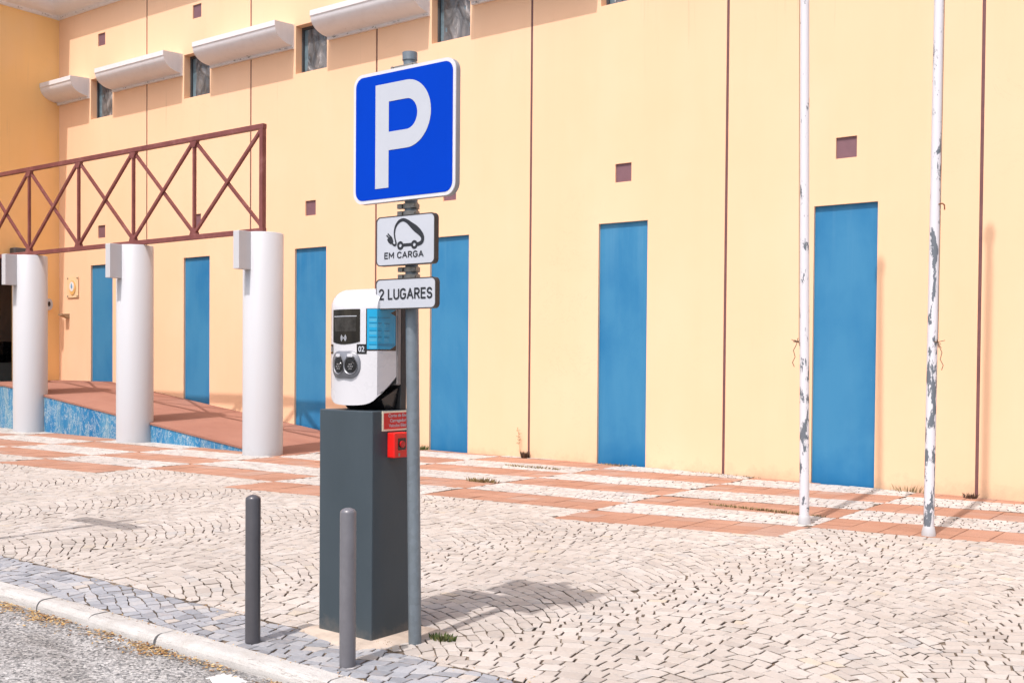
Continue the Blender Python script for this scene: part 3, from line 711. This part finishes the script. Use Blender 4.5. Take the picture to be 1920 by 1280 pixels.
# ------------------------------------------------------------------ flagpoles
def flagpole(base, top, label, side, mat='flag'):
    t = thing('flagpole', label, 'flagpole', base, 'two white flagpoles in front of the wall')
    B = Vector(base); T = Vector(top); b = MB(); b.cyl(B-Vector((0, 0, .03)), T, .0435, .037, 24); b.build('pole', mat, t)
    d = (T-B)/(T.z-B.z)
    b = MB(); b.lathe([(.060, -.02), (.058, .03), (.052, .055), (.047, .075), (.0445, .08)], base, 24); b.build('base_collar', 'white', t)
    b = MB(); h = 1.62; c = B+d*h; s_ = side
    pts = [c+Vector((.05*s_, -.03, .06)), c+Vector((.065*s_, -.03, .0)), c+Vector((.09*s_, -.035, -.05)), c+Vector((.075*s_, -.03, -.11)), c+Vector((.10*s_, -.03, -.16)), c+Vector((.085*s_, -.02, -.20))]
    for p, q_ in zip(pts, pts[1:]): b.cyl(p, q_, .0035, n=6)
    for k in range(9):
        a_ = rs.rand(3)-.5; b.cyl(c+Vector((.055*s_, -.03, .03))+Vector(a_)*.02, c+Vector((.062*s_, -.03, .03))+Vector(rs.rand(3)-.5)*.09, .003, n=5)
    b.cyl(c+Vector((.048*s_, -.008, .02)), B+d*7.9+Vector((.046*s_, -.008, 0)), .0028, n=6)
    b.build('halyard_rope', 'rope', t)
    b = MB(); b.lathe([(.0, .10), (.05, .08), (.062, .03), (.05, -.01), (.03, -.02)], T, 16); b.build('finial', 'white', t)
    return t, B, d
flagpole((-3.643, -3.192, .054), (-3.735, -3.22, 8.25), 'white flagpole with small paint chips, left one beside the last blue panel', -1)
t, B, d = flagpole((-2.589, -3.058, .038), (-2.565, -3.02, 8.2), 'white flagpole with large grey peeled patches, right one by the picture edge', 1, 'flagworn')
b = MB(); c = B+d*2.80
pts = [c+Vector((.035, -.02, .03)), c+Vector((.065, -.02, .035)), c+Vector((.082, -.02, .02)), c+Vector((.084, -.02, -.02))]
for p, q_ in zip(pts, pts[1:]): b.cyl(p, q_, .006, n=8)
b.build('hook', 'rust', t)

# ------------------------------------------------------------------ bollards
def bollard(x, y, label, mat):
    b = MB(); z = zg(x); n = 32; pr = [(.0385, -.02), (.0385, .727)]+[(.0385*math.cos(a), .727+.024*math.sin(a)) for a in (.3, .6, .9, 1.2, 1.45)]+[(.0, .7515)]
    b.lathe(pr, (0, 0, 0), n); o = b.build('bollard', mat); o.location = (x, y, z); tag(o, label, 'bollard', 'steel bollards by the kerb')
bollard(-4.302, -8.998, 'dark grey round-topped bollard left of the charging station', 'bollard')
bollard(-3.638, -8.985, 'lighter grey round-topped bollard right in front of the charging station', 'bollardlight')

# ------------------------------------------------------------------ parking sign post
def signpost():
    t = thing('sign_post', 'galvanised post carrying a blue parking sign and two white plates', 'sign', (-3.67, -8.47, zg(-3.67)))
    B = Vector((-3.668, -8.47, zg(-3.67)-.02)); T = Vector((-3.722, -8.475, 3.045)); dd = (T-B)/(T.z-B.z)
    at = lambda z: B+dd*(z-B.z)
    b = MB(); b.cyl(B, T, .0335, n=32); b.build('pole', 'galv', t)
    b = MB(); b.cyl(T-Vector((0, 0, .01)), T+Vector((0, 0, .030)), .0385, n=32); b.build('pole_cap', 'galv', t, .003)
    fy = lambda u, v, d: (u, d, v)
    # brackets
    for z, n_ in ((2.275, 0), (2.245 if False else 2.262, 1)): pass
    for z in (2.290, 2.253, 1.967, 1.930):
        b = MB(); c = at(z); b.cyl(c-Vector((0, 0, .012)), c+Vector((0, 0, .012)), .043, n=32)
        b.box(c.x-.062, c.x-.030, c.y-.04, c.y-.018, z-.012, z+.012).box(c.x+.030, c.x+.066, c.y-.04, c.y-.018, z-.012, z+.012)
        b.cyl((c.x+.058, c.y-.05, z), (c.x+.058, c.y-.008, z), .006, n=8); b.build('clamp', 'clamp', t, .002)
    c = at(2.995); b = MB(); b.cyl(c-Vector((0, 0, .014)), c+Vector((0, 0, .010)), .042, n=32)
    b.box(c.x-.085, c.x+.085, c.y-.055, c.y-.028, c.z-.012, c.z+.008)
    for s_ in (-1, 1): b.cyl((c.x+.066*s_, c.y-.065, c.z), (c.x+.066*s_, c.y-.0, c.z), .007, n=8)
    b.build('clamp', 'clamp', t, .002)
    # main blue sign
    x0, x1, z0, z1 = -4.036, -3.347, 2.312, 2.982; y = -8.560
    b = MB(); b.prism(rrect(x0, x1, z0, z1, .062)[::-1], fy, y, y+.006, 0, sm=True); pn = b.build('parking_plate', 'signrim', t, .0015)
    b = MB(); P_ = rrect(x0, x1, z0, z1, .062)[::-1]; n = len(P_)
    cx, cz = (x0+x1)/2, (z0+z1)/2; inn = [(cx+(u-cx)*.985, cz+(v-cz)*.985) for u, v in P_]
    b.add([fy(u, v, y+.0062) for u, v in P_]+[fy(u, v, y+.036) for u, v in P_], [(k, (k+1) % n, n+(k+1) % n, n+k) for k in range(n)], 0, True)
    b.add([fy(u, v, y+.0062) for u, v in inn]+[fy(u, v, y+.036) for u, v in inn], [(k, n+k, n+(k+1) % n, (k+1) % n) for k in range(n)], 0, True)
    b.add([fy(u, v, y+.036) for u, v in P_]+[fy(u, v, y+.036) for u, v in inn], [(k, (k+1) % n, n+(k+1) % n, n+k) for k in range(n)], 0)
    b.build('sign_rim', 'signback', t)
    b = MB(); b.prism(rrect(x0+.017, x1-.017, z0+.017, z1-.017, .050)[::-1], fy, y-.0015, y-.0002); b.build('blue_face', 'signblue', t)
    for q_ in (0,):
        W_ = x1-x0; H_ = z1-z0; X = lambda f: x0+W_*f; Z = lambda f: z1-H_*f
        b = MB(); sw = .093
        xl = X(.23); xr = xl+sw; zt, zb2 = Z(.105), Z(.895)
        zo0, zo1 = zt, Z(.612); rO = (zo0-zo1)/2; xo = X(.775)-rO*.95; zc = (zo0+zo1)/2; ri = rO-sw
        outer = [(xl, zt)]+[(xo+rO*.95*math.sin(a), zc+rO*math.cos(a)) for a in np.linspace(0, PI, 25)]
        vs = []; fs = []
        yy = y-.0032
        A_ = [(xo+rO*.95*math.sin(a), zc+rO*math.cos(a)) for a in np.linspace(0, PI, 25)]
        I_ = [(xo+ri*.93*math.sin(a), zc+ri*math.cos(a)) for a in np.linspace(0, PI, 25)]
        for (u1, v1), (u2, v2) in zip(A_, I_): vs += [fy(u1, v1, yy), fy(u2, v2, yy)]
        fs = [(2*k, 2*k+2, 2*k+3, 2*k+1) for k in range(24)]
        b.add(vs, fs); b.add([fy(*p, yy) for p in ((xl, zb2), (xr, zb2), (xr, zt), (xl, zt))], [(0, 1, 2, 3)])
        for za, zc_ in ((zt-sw, zt), (zo1, zo1+sw)): b.add([fy(*p, yy) for p in ((xr, za), (xo, za), (xo, zc_), (xr, zc_))], [(0, 1, 2, 3)])
        b.build('letter_p', 'signwhite', t)
    def plate(x0, x1, z0, z1, name, rad):
        y = -8.557
        b = MB(); b.prism(rrect(x0+.004, x1-.004, z0+.004, z1-.004, rad)[::-1], fy, y, y+.004); pl = b.build(name, 'signwhite', t)
        b = MB(); P_ = rrect(x0, x1, z0, z1, rad+.003)[::-1]; n = len(P_); cx, cz = (x0+x1)/2, (z0+z1)/2
        inn = [(cx+(u-cx)*(1-.010/(x1-x0)), cz+(v-cz)*(1-.010/(z1-z0))) for u, v in P_]
        b.add([fy(u, v, y-.001) for u, v in P_]+[fy(u, v, y+.030) for u, v in P_]+[fy(u, v, y-.001) for u, v in inn],
              [(k, (k+1) % n, n+(k+1) % n, n+k) for k in range(n)]+[(k, 2*n+k, 2*n+(k+1) % n, (k+1) % n) for k in range(n)], 0)
        b.add([fy(u, v, y+.030) for u, v in P_], [tuple(range(n))[::-1]])
        e = b.build('plate_edge', 'rubber'); e.parent = pl; return pl
    p2 = plate(-3.872, -3.477, 1.984, 2.236, 'charging_plate', .022)
    p3 = plate(-3.874, -3.468, 1.763, 1.918, 'places_plate', .022)
    def jz(vs): return [(u, v, (k//4 % 7)*.00004) for k, (u, v) in enumerate(vs)]
    def put(vs, fs, cx, cz, y, name, par, mat='ink'):
        b = MB(); b.add([(cx+q[0], y-(q[2] if len(q) > 2 else 0), cz+q[1]) for q in vs], fs); o = b.build(name, mat); o.parent = par; return o
    yy = -8.5585
    vs, fs = stroke_text('EM CARGA', .0335, .0062, .266); put(jz(vs), fs, -3.682, 2.0195, yy, 'lettering', p2)
    vs, fs = stroke_text('2 LUGARES', .057, .0096, .362); put(jz(vs), fs, -3.671, 1.811, yy, 'lettering', p3)
    # charging car symbol; points measured on the plate
    def uv(px, py):
        u = (px-513)/(940-513); top = 150-(px-513)*.075; bot = 512-(px-513)*.045
        return (-3.868+.387*(u*(1.08-.08*u) if False else u), 2.232-.244*(py-top)/(bot-top))
    k_ = .387/427
    b = MB()
    pts = [(628, 335, 8), (640, 352, 10), (655, 356, 11), (660, 340, 9), (652, 305, 8), (648, 260, 9), (658, 212, 11), (683, 177, 14), (713, 165, 15), (742, 176, 17), (775, 205, 24), (805, 232, 30), (835, 262, 26), (856, 295, 20), (855, 328, 18), (838, 346, 18), (815, 352, 17)]
    vs, fs = ribbon([(*uv(a, c), w*k_*1.2) for a, c, w in pts]); b.add([(u, yy, v) for u, v in vs], fs)
    for cx, cy in ((693, 360), (797, 354)):
        u, v = uv(cx, cy); vs, fs = ring(u, v, 10*k_, 24*k_); b.add([(p[0], yy-.0002, p[1]) for p in vs], fs)
    vs, fs = ribbon([(*uv(716, 357), 17*k_), (*uv(775, 353), 17*k_)]); b.add([(u, yy, v) for u, v in vs], fs)
    vs, fs = ribbon([(*uv(632, 340), 22*k_), (*uv(618, 318), 38*k_), (*uv(606, 298), 34*k_)], 3); b.add([(u, yy-.0003, v) for u, v in vs], fs)
    for a, c in (((606, 300), (588, 280)), ((618, 292), (598, 268))):
        vs, fs = ribbon([(*uv(*a), 8*k_), (*uv(*c), 8*k_)]); b.add([(u, yy-.0004, v) for u, v in vs], fs)
    o = b.build('car_symbol', 'ink'); o.parent = p2
    for ch in (p2, p3):
        pass
    return t
signpost()
# a second sign just outside the frame, whose shadow falls on the cobbles
t = thing('plate_sign_post', 'galvanised post with a long white plate standing left of the frame', 'sign', (-8.02, -8.60, zg(-8.02)))
b = MB(); b.cyl((-8.02, -8.60, zg(-8.02)-.02), (-8.02, -8.60, 2.75), .032, n=20); b.build('pole', 'galv', t)
b = MB(); b.prism(rrect(-8.45, -7.58, 2.24, 2.54, .03)[::-1], lambda u, v, d: (u, d, v), -8.66, -8.635, 0, sm=False); b.build('sign_face', 'signwhite', t)

# ------------------------------------------------------------------ charging station
def station():
    t = thing('charging_station', 'white twin socket electric vehicle charger on a dark grey cabinet', 'charging station', (-4.02, -8.44, zg(-4.02)))
    X0, X1, Y0, Y1 = -4.218, -3.832, -8.621, -8.262; zc = 1.243
    b = MB(); b.box(X0, X1, Y0, Y1, zg(X1)-.01, zc-.001); b.build('cabinet', 'cab', t, .006)
    b = MB(); b.box(-4.16, -3.845, -8.395, -8.350, zc, 1.86); b.build('back_plate', 'darkpost', t, .004)
    # body
    cx = -4.013; hw = .168; yb = -8.430; ys = -8.575; bul = .050
    def fy_(x): q_ = (x-cx)/hw; return ys-bul*(1-q_*q_)
    zs_ = [1.268, 1.275, 1.29, 1.32, 1.36, 1.45, 1.6, 1.74, 1.775, 1.80, 1.825, 1.845, 1.860, 1.871, 1.878, 1.882]
    # plan outline at each height, parameter s along: back-left -> front arc -> back-right
    na = 22; rows = []
    for z in zs_:
        row = []
        # lower chin: front stays, side bottom rises toward the back
        top = max(0, (z-1.775)/.107)
        pull = .125*(1-math.sqrt(max(0, 1-top*top)))*1.0 if top > 0 else 0
        for k in range(na+1):
            x = cx-hw+2*hw*k/na; y = fy_(x)
            if top > 0: y = y+(yb-.005-y)*(1-math.sqrt(max(0, 1-top**2)))*.97; xx = cx+(x-cx)*(1-.06*top**3)
            else: xx = x
            zz = z
            if z < 1.33:
                q_ = (x-cx)/hw; zz = z+(.010*q_*q_+.034*q_**6)*(1.33-z)/.062
            row.append((xx, y, zz))
        # sides to the back
        lf, rt = row[0], row[-1]
        def side(sx, p):
            xx = p[0]; out = []
            for f_ in (.33, .66, 1.):
                y = p[1]+(yb-p[1])*f_; zz = p[2]
                if z < 1.40: zz = p[2]+(1.40-z)/.132*.105*(f_**1.2) if True else zz
                out.append((xx, y, zz))
            return out
        rows.append(side(-1, lf)[::-1]+row+side(1, rt))
    n = len(rows[0]); b = MB(); vs = [p for r in rows for p in r]
    fs = [(j*n+k, j*n+k+1, (j+1)*n+k+1, (j+1)*n+k) for j in range(len(rows)-1) for k in range(n-1)]
    b.add(vs, fs, 0, True); b.add(rows[0], [tuple(range(n))[::-1]], 0); b.add(rows[-1], [tuple(range(n))], 0)
    bd = b.build('housing', 'plastic', t)
    for e in bd.data.edges:
        v1, v2 = bd.data.vertices[e.vertices[0]].co, bd.data.vertices[e.vertices[1]].co
        if abs(v1.x-v2.x) < .012 and abs(v1.x-(cx+hw)) < .02 and abs(v1.y-v2.y) < .09 and min(v1.y, v2.y) < ys+.1 and abs(v1.z-v2.z) > .005: e.use_edge_sharp = True
    b = MB(); b.box(cx-hw-.006, cx+hw+.004, yb+.001, yb+.034, 1.372, 1.862); b.build('gasket', 'greyplastic', t, .008)
    b = MB(); b.add([(cx-hw+.02, yb-.10, 1.30), (cx+hw-.01, yb-.10, 1.30), (cx+hw-.01, yb+.03, 1.36), (cx-hw+.02, yb+.03, 1.36), (cx-hw+.03, yb-.05, zc), (cx+hw-.03, yb-.05, zc), (cx+hw-.03, yb+.03, zc), (cx-hw+.03, yb+.03, zc)],
        [(0, 1, 2, 3), (0, 4, 5, 1), (1, 5, 6, 2), (2, 6, 7, 3), (3, 7, 4, 0)]); b.build('cable_entry', 'black', t)
    # decals bent onto the curved front
    def bend(poly, off): return [(u, fy_(u)-off, v) for u, v in poly]
    def patch(x0, x1, z0, z1, off, name, mat, par=None, zfun=None, nn=16):
        b = MB(); vs = []
        for k in range(nn+1):
            x = x0+(x1-x0)*k/nn; zl = z0+(zfun((x-x0)/(x1-x0)) if zfun else 0); vs += [(x, fy_(x)-off, zl), (x, fy_(x)-off, z1)]
        b.add(vs, [(2*k, 2*k+2, 2*k+3, 2*k+1) for k in range(nn)], 0, True)
        # thin edge so it is not paper
        o = b.build(name, mat, par or t); return o
    sx0, sx1 = -4.143, -3.930
    sc = patch(sx0, sx1, 1.598, 1.766, .002, 'screen', 'screen', None, lambda f_: -.014*(1-(2*f_-1)**2))
    def sub(o): o.parent = sc; o.matrix_parent_inverse = Matrix.Identity(4); return o
    PM[sc.name] = Matrix.Identity(4)
    patch(sx0+.022, sx1-.022, 1.652, 1.728, .003, 'display', 'lcd', sc)
    patch(sx0+.016, sx1-.018, 1.728, 1.732, .0035, 'display_line', 'signwhite', sc)
    # contactless mark
    b = MB(); mx, mz = -4.037, 1.617
    for r in (.010, .0155, .021):
        for a0 in (-50, 130):
            vs, fs = ring(mx, mz, r-.0016, r+.0016, 10, a0, a0+100); b.add([(u, fy_(u)-.004, v) for u, v in vs], fs)
    b.add([(u, fy_(u)-.004, v) for u, v in disc(mx, mz, .004, 10)], [tuple(range(10))]); b.build('contactless_mark', 'signwhite', sc)
    for s_, xa, xb in (('01', -4.179, -4.143), ('02', -3.948, -3.894)):
        pl = patch(xa, xb, 1.535, 1.585, .002, 'number_label', 'black'); PM[pl.name] = Matrix.Identity(4)
        vs, fs = text_mesh(s_, .040, 1.0, .0007, .85); b = MB(); m_ = (xa+xb)/2
        b.add([(m_+u, fy_(m_+u)-.0035, 1.546+v) for u, v in vs], fs); b.build('number', 'signwhite', pl)
    # socket plate
    pc, pz = -4.034, 1.478; pol = []
    for u, v in rrect(-.108, .108, -.072, .072, .062, 10): pol.append((pc+u, pz+v))
    b = MB(); n = len(pol)
    b.add([(u, fy_(u)-.001, v) for u, v in pol]+[(pc+(u-pc)*.96, fy_(u)-.011, pz+(v-pz)*.95) for u, v in pol]+[(pc, fy_(pc)-.011, pz)],
          [(k, (k+1) % n, n+(k+1) % n, n+k) for k in range(n)]+[(n+k, n+(k+1) % n, 2*n) for k in range(n)], 0, True)
    sp = b.build('socket_plate', 'socket', t); PM[sp.name] = Matrix.Identity(4)
    for ux in (pc-.034, pc+.056):
        uz = pz-.004
        b = MB(); fw = lambda u, v, d: (u, fy_(u)-d, v)
        vs, fs = ring(ux, uz, .0405, .0448, 32); 
        b.add([(p[0], fy_(p[0])-.0122-(.0005 if k % 2 == 0 else .0045), p[1]) for k, p in enumerate(vs)], fs, 0, True); rg = b.build('socket_ring', 'socket', sp); PM[rg.name] = Matrix.Identity(4)
        b = MB(); b.add([(u, fy_(u)-.0128, v) for u, v in disc(ux, uz, .041, 28)], [tuple(range(28))]); b.add([(u, fy_(u)-.0150, v) for u, v in disc(ux+.003, uz-.005, .0245, 28)], [tuple(range(28))])
        b.add([(u, fy_(u)-.0128, v) for u, v in disc(ux+.003, uz-.005, .0265, 28)]+[(u, fy_(u)-.0150, v) for u, v in disc(ux+.003, uz-.005, .0245, 28)], [(k, (k+1) % 28, 28+(k+1) % 28, 28+k) for k in range(28)])
        b.add([(p[0], fy_(p[0])-.0145, p[1]) for p in rrect(ux-.027, ux+.027, uz+.018, uz+.046, .008, 3)], [tuple(range(16))])
        so = b.build('socket', 'black', sp)
        b = MB()
        for k in range(7):
            a = k*2*PI/6; r = 0 if k == 6 else .0135; b.cyl((ux+.003+r*math.cos(a), fy_(ux)-.0152, uz-.005+r*math.sin(a)), (ux+.003+r*math.cos(a), fy_(ux)-.0175, uz-.005+r*math.sin(a)), .0034, n=8)
        b.build('socket_pins', 'signback', sp)
        b = MB(); b.add([(p[0], fy_(p[0])-.0175, p[1]) for p in rrect(ux-.017, ux+.017, uz+.045, uz+.061, .003, 3)], [tuple(range(16))]); b.add([(p[0], fy_(p[0])-.0180, p[1]) for p in rrect(ux-.014, ux+.014, uz+.050, uz+.053, .001, 2)], [tuple(range(12))]); b.build('socket_hinge', 'signrim', sp)
    # cyan sticker: front piece + side piece
    SZ0, SZ1 = 1.552, 1.768; xs0 = -3.898
    st = patch(xs0, cx+hw+.0005, SZ0, SZ1, .0018, 'info_sticker', 'black'); PM[st.name] = Matrix.Identity(4)
    patch(xs0+.006, cx+hw+.0012, SZ0+.007, SZ1-.002, .0030, 'sticker_front', 'cyan', st)
    xs_ = cx+hw+.0012; b = MB(); b.add([(xs_, ys, SZ0), (xs_, yb-.004, SZ0), (xs_, yb-.004, SZ1), (xs_, ys, SZ1)], [(0, 1, 2, 3)]); b.build('sticker_backing', 'black', st)
    x2 = xs_+.0012; b = MB(); b.add([(x2, ys-.003, SZ0+.007), (x2, yb-.052, SZ0+.007), (x2, yb-.010, SZ0+.028), (x2, yb-.010, SZ1-.035), (x2, yb-.050, SZ1-.020), (x2, yb-.006, SZ1-.002), (x2, ys-.003, SZ1-.002)], [(0, 1, 2, 3, 4, 5, 6)])
    SB = b
    x3 = x2+.001; L = MB(); K = MB()
    for z, mode in ((1.722, 0), (1.693, 1), (1.655, 1), (1.621, 1), (1.583, 2)):
        if mode == 0: L.box(x2+.0002, x3, ys, yb-.055, z-.0012, z+.0012)
        elif mode == 1:
            L.box(x2+.0002, x3, ys+.0, ys+.030, z-.0015, z+.0015).box(x2+.0002, x3, ys+.048, ys+.088, z-.0015, z+.0015)
            for q_ in range(3): K.box(x2+.0002, x3, ys+.0, ys+.028-.007*(q_ % 2), z-.009-q_*.0055, z-.0075-q_*.0055).box(x2+.0002, x3, ys+.048, ys+.090-.02*rs.rand(), z-.009-q_*.0055, z-.0075-q_*.0055)
        else: L.box(x2+.0002, x3, ys, yb-.02, z-.005, z-.002).box(x2+.0002, x3, ys, yb-.02, z+.003, z+.005)
    for z in (1.722, 1.693, 1.655, 1.621, 1.583): 
        xa, xb = xs0+.017, cx+hw
        L.add([(xa, fy_(xa)-.0042, z-.0015), (xb, fy_(xb)-.0042, z-.0015), (xb, fy_(xb)-.0042, z+.0015), (xa, fy_(xa)-.0042, z+.0015)], [(0, 1, 2, 3)])
        for q_ in range(3):
            zz = z-.009-q_*.0055; K.add([(xa, fy_(xa)-.0042, zz), (xb, fy_(xb)-.0042, zz), (xb, fy_(xb)-.0042, zz+.0025), (xa, fy_(xa)-.0042, zz+.0025)], [(0, 1, 2, 3)])
    for q_, mi_ in ((L, 1), (K, 2)): SB.add(q_.v, q_.f, mi_)
    SB.build('sticker_side', ['cyan', 'cyandark', 'cyanpale'], st)
    # red notice plate and call point on the right side of the cabinet
    fx = lambda u, v, d: (d, u, v)
    b = MB(); b.prism(rrect(-8.552, -8.285, 1.136, 1.2395, .002, 2), fx, X1+.004, X1+.0005); np_ = b.build('notice_plate', 'cream', t); PM[np_.name] = Matrix.Identity(4)
    b = MB(); b.prism(rrect(-8.541, -8.296, 1.146, 1.230, .002, 2), fx, X1+.0055, X1+.0042); b.build('notice_panel', 'redsign', np_)
    for s_, z in (('Corte de Energia', 1.208), ('Carregador de', 1.182), ('Veículos Elétricos', 1.156)):
        vs, fs = text_mesh(s_, .0235, 1.0, .0004, 1.12 if len(s_) < 17 else 1.02); b = MB(); b.add([(X1+.0065, -8.4185+u, z+v) for u, v in vs], fs); b.build('lettering', 'signwhite', np_)
    b = MB(); b.box(X1+.0005, X1+.052, -8.512, -8.400, .998, 1.128); cp = b.build('call_point', 'red', t, .005); PM[cp.name] = Matrix.Identity(4)
    b = MB(); b.prism(rrect(-8.486, -8.426, 1.038, 1.100, .004, 3), fx, X1+.0535, X1+.0522); b.build('call_point_window', 'black', cp)
    b = MB(); b.prism(disc(-8.456, 1.068, .018, 20), fx, X1+.061, X1+.054); b.build('call_point_button', 'redsign', cp)
    b = MB(); b.box(X1+.0525, X1+.0535, -8.482, -8.470, 1.006, 1.022); b.build('call_point_key', 'clamp', cp)
    return t
station()

# ------------------------------------------------------------------ weeds and litter
def blades(b, c, n, rad, h, wd=.006, lean=.5):
    for k in range(n):
        a = rs.rand()*2*PI; r = rad*math.sqrt(rs.rand()); x = c[0]+r*math.cos(a)*c[3]; y = c[1]+r*math.sin(a); hh = h*(.4+.6*rs.rand()); z = zg(x)-.004 if len(c) < 5 else c[4]
        d = Vector((math.cos(a)*lean*hh*(rs.rand()+.2), math.sin(a)*lean*hh*(rs.rand()+.2), hh)); s_ = Vector((-math.sin(a+rs.rand()*3), math.cos(a+rs.rand()*3), 0))*wd
        p = Vector((x, y, z)); b.add([p-s_, p+s_, p+d*.55+s_*.8+Vector((0, 0, .05*hh)), p+d], [(0, 1, 2, 3)])
def weed(x, y, n, rad, h, sx, mat, label, wd=.006, lean=.6):
    b = MB(); blades(b, (x, y, 0, sx), n, rad, h, wd, lean); o = b.build('weed', mat); tag(o, label, 'weed', 'weeds between the paving'); return o
weed(-3.60, -8.33, 170, .05, .032, 1.5, 'green', 'small green tuft at the foot of the sign post')
weed(-3.78, -8.60, 70, .035, .018, 1.6, 'dry', 'dry tuft between the cabinet and the sign post')
weed(-8.15, -1.10, 240, .08, .035, 5.5, 'dry', 'straw coloured tuft on the paving in front of the withered stalk')
weed(-7.63, -2.83, 220, .07, .06, 3.2, 'dry', 'dry tuft with a dark sprig on the orange tiles')
weed(-4.25, -2.66, 420, .045, .030, 14., 'dry', 'long strip of dry weeds along an orange tile edge left of the flagpoles')
weed(-9.02, -.06, 120, .05, .12, 1.0, 'darkweed', 'withered brown weed at the foot of the joint strip', .008, .5)
weed(-11.0, -.08, 120, .10, .09, 1.4, 'green', 'green weed at the wall foot beside the panel behind the sign post')
weed(-7.42, -.07, 140, .05, .035, 6., 'dry', 'low dry weeds under the middle blue panel')
weed(-5.9, -.07, 90, .05, .03, 10., 'dry', 'thin line of dry weeds along the wall between two blue panels')
weed(-2.95, -.12, 90, .05, .07, 1.3, 'darkweed', 'withered weed at the rightmost joint strip')
weed(-3.62, -.08, 60, .04, .10, 6., 'dry', 'sparse dry grass at the wall between the flagpoles', .004)
weed(-2.1, -.07, 60, .04, .06, 5., 'darkweed', 'dark weeds at the wall near the picture edge')
b = MB(); p = Vector((-9.10, -.05, zg(-9.1))); prev = p
for k in range(9):
    nx_ = prev+Vector((-.022+.02*rs.rand(), 0.0, .048)); b.cyl(prev, nx_, .003, n=5)
    if k > 3:
        for q_ in range(4): e = prev+Vector(((rs.rand()-.5)*.08, -.02*rs.rand(), .03*rs.rand())); b.cyl(prev, e, .002, n=4); b.add([e, e+Vector((.012, 0, .006)), e+Vector((.008, 0, .016))], [(0, 1, 2)])
    prev = nx_
tag(b.build('dry_stalk', 'dry'), 'thin dry stalk leaning on the wall by the joint strip', 'plant')
# leaf litter along the kerb
b = MB()
for k in range(9500):
    x = -8.5+7.2*rs.rand()**.8; dens = .5+.5*math.sin(x*5.1)+.4*math.sin(x*13)
    if rs.rand() > (.25+.6*dens)*(1 if x < -4.6 else .45): continue
    wdt = .065 if x < -4.6 else .04
    y = -9.262-abs(rs.randn())*wdt; z = zg(x)-.052+rs.rand()*.012*max(0, 1-(-9.262-y)/.05); s_ = .004+.011*rs.rand(); a = rs.rand()*PI; t1 = (rs.rand()-.5)*1.0
    u = Vector((math.cos(a), math.sin(a), t1*.6)).normalized()*s_; v = Vector((-math.sin(a), math.cos(a), (rs.rand()-.3)*.7))*s_*.38
    c = Vector((x, y, z+.003)); b.add([c-u, c+v, c+u, c-v], [(0, 1, 2, 3)])
for k in range(420):
    x = -7.5+6*rs.rand(); y = -9.13+.05*(rs.rand()-.5) if rs.rand() < .6 else -8.66+.05*rs.randn(); z = zg(x)+.006; s_ = .003+.006*rs.rand(); a = rs.rand()*PI
    u = Vector((math.cos(a), math.sin(a), .3)).normalized()*s_; v = Vector((-math.sin(a), math.cos(a), .2))*s_*.4; c = Vector((x, y, z)); b.add([c-u, c+v, c+u, c-v], [(0, 1, 2, 3)])
tag(b.build('leaf_litter', 'litter'), 'dry brown and yellow leaf litter lying along the kerb', 'litter', kind='stuff')
b = MB()
for k in range(900):                                              # loose grit
    x = -7.5+7*rs.rand(); y = -9.3-.9*rs.rand()**1.5; z = zg(x)-.055; r = .0025+.004*rs.rand()
    b.add([(x-r, y, z), (x, y-r, z), (x+r, y, z), (x, y+r, z), (x, y, z+r)], [(0, 1, 4), (1, 2, 4), (2, 3, 4), (3, 0, 4)])
tag(b.build('loose_grit', 'asphalt'), 'loose grit scattered over the worn asphalt beside the kerb', 'grit', kind='stuff')
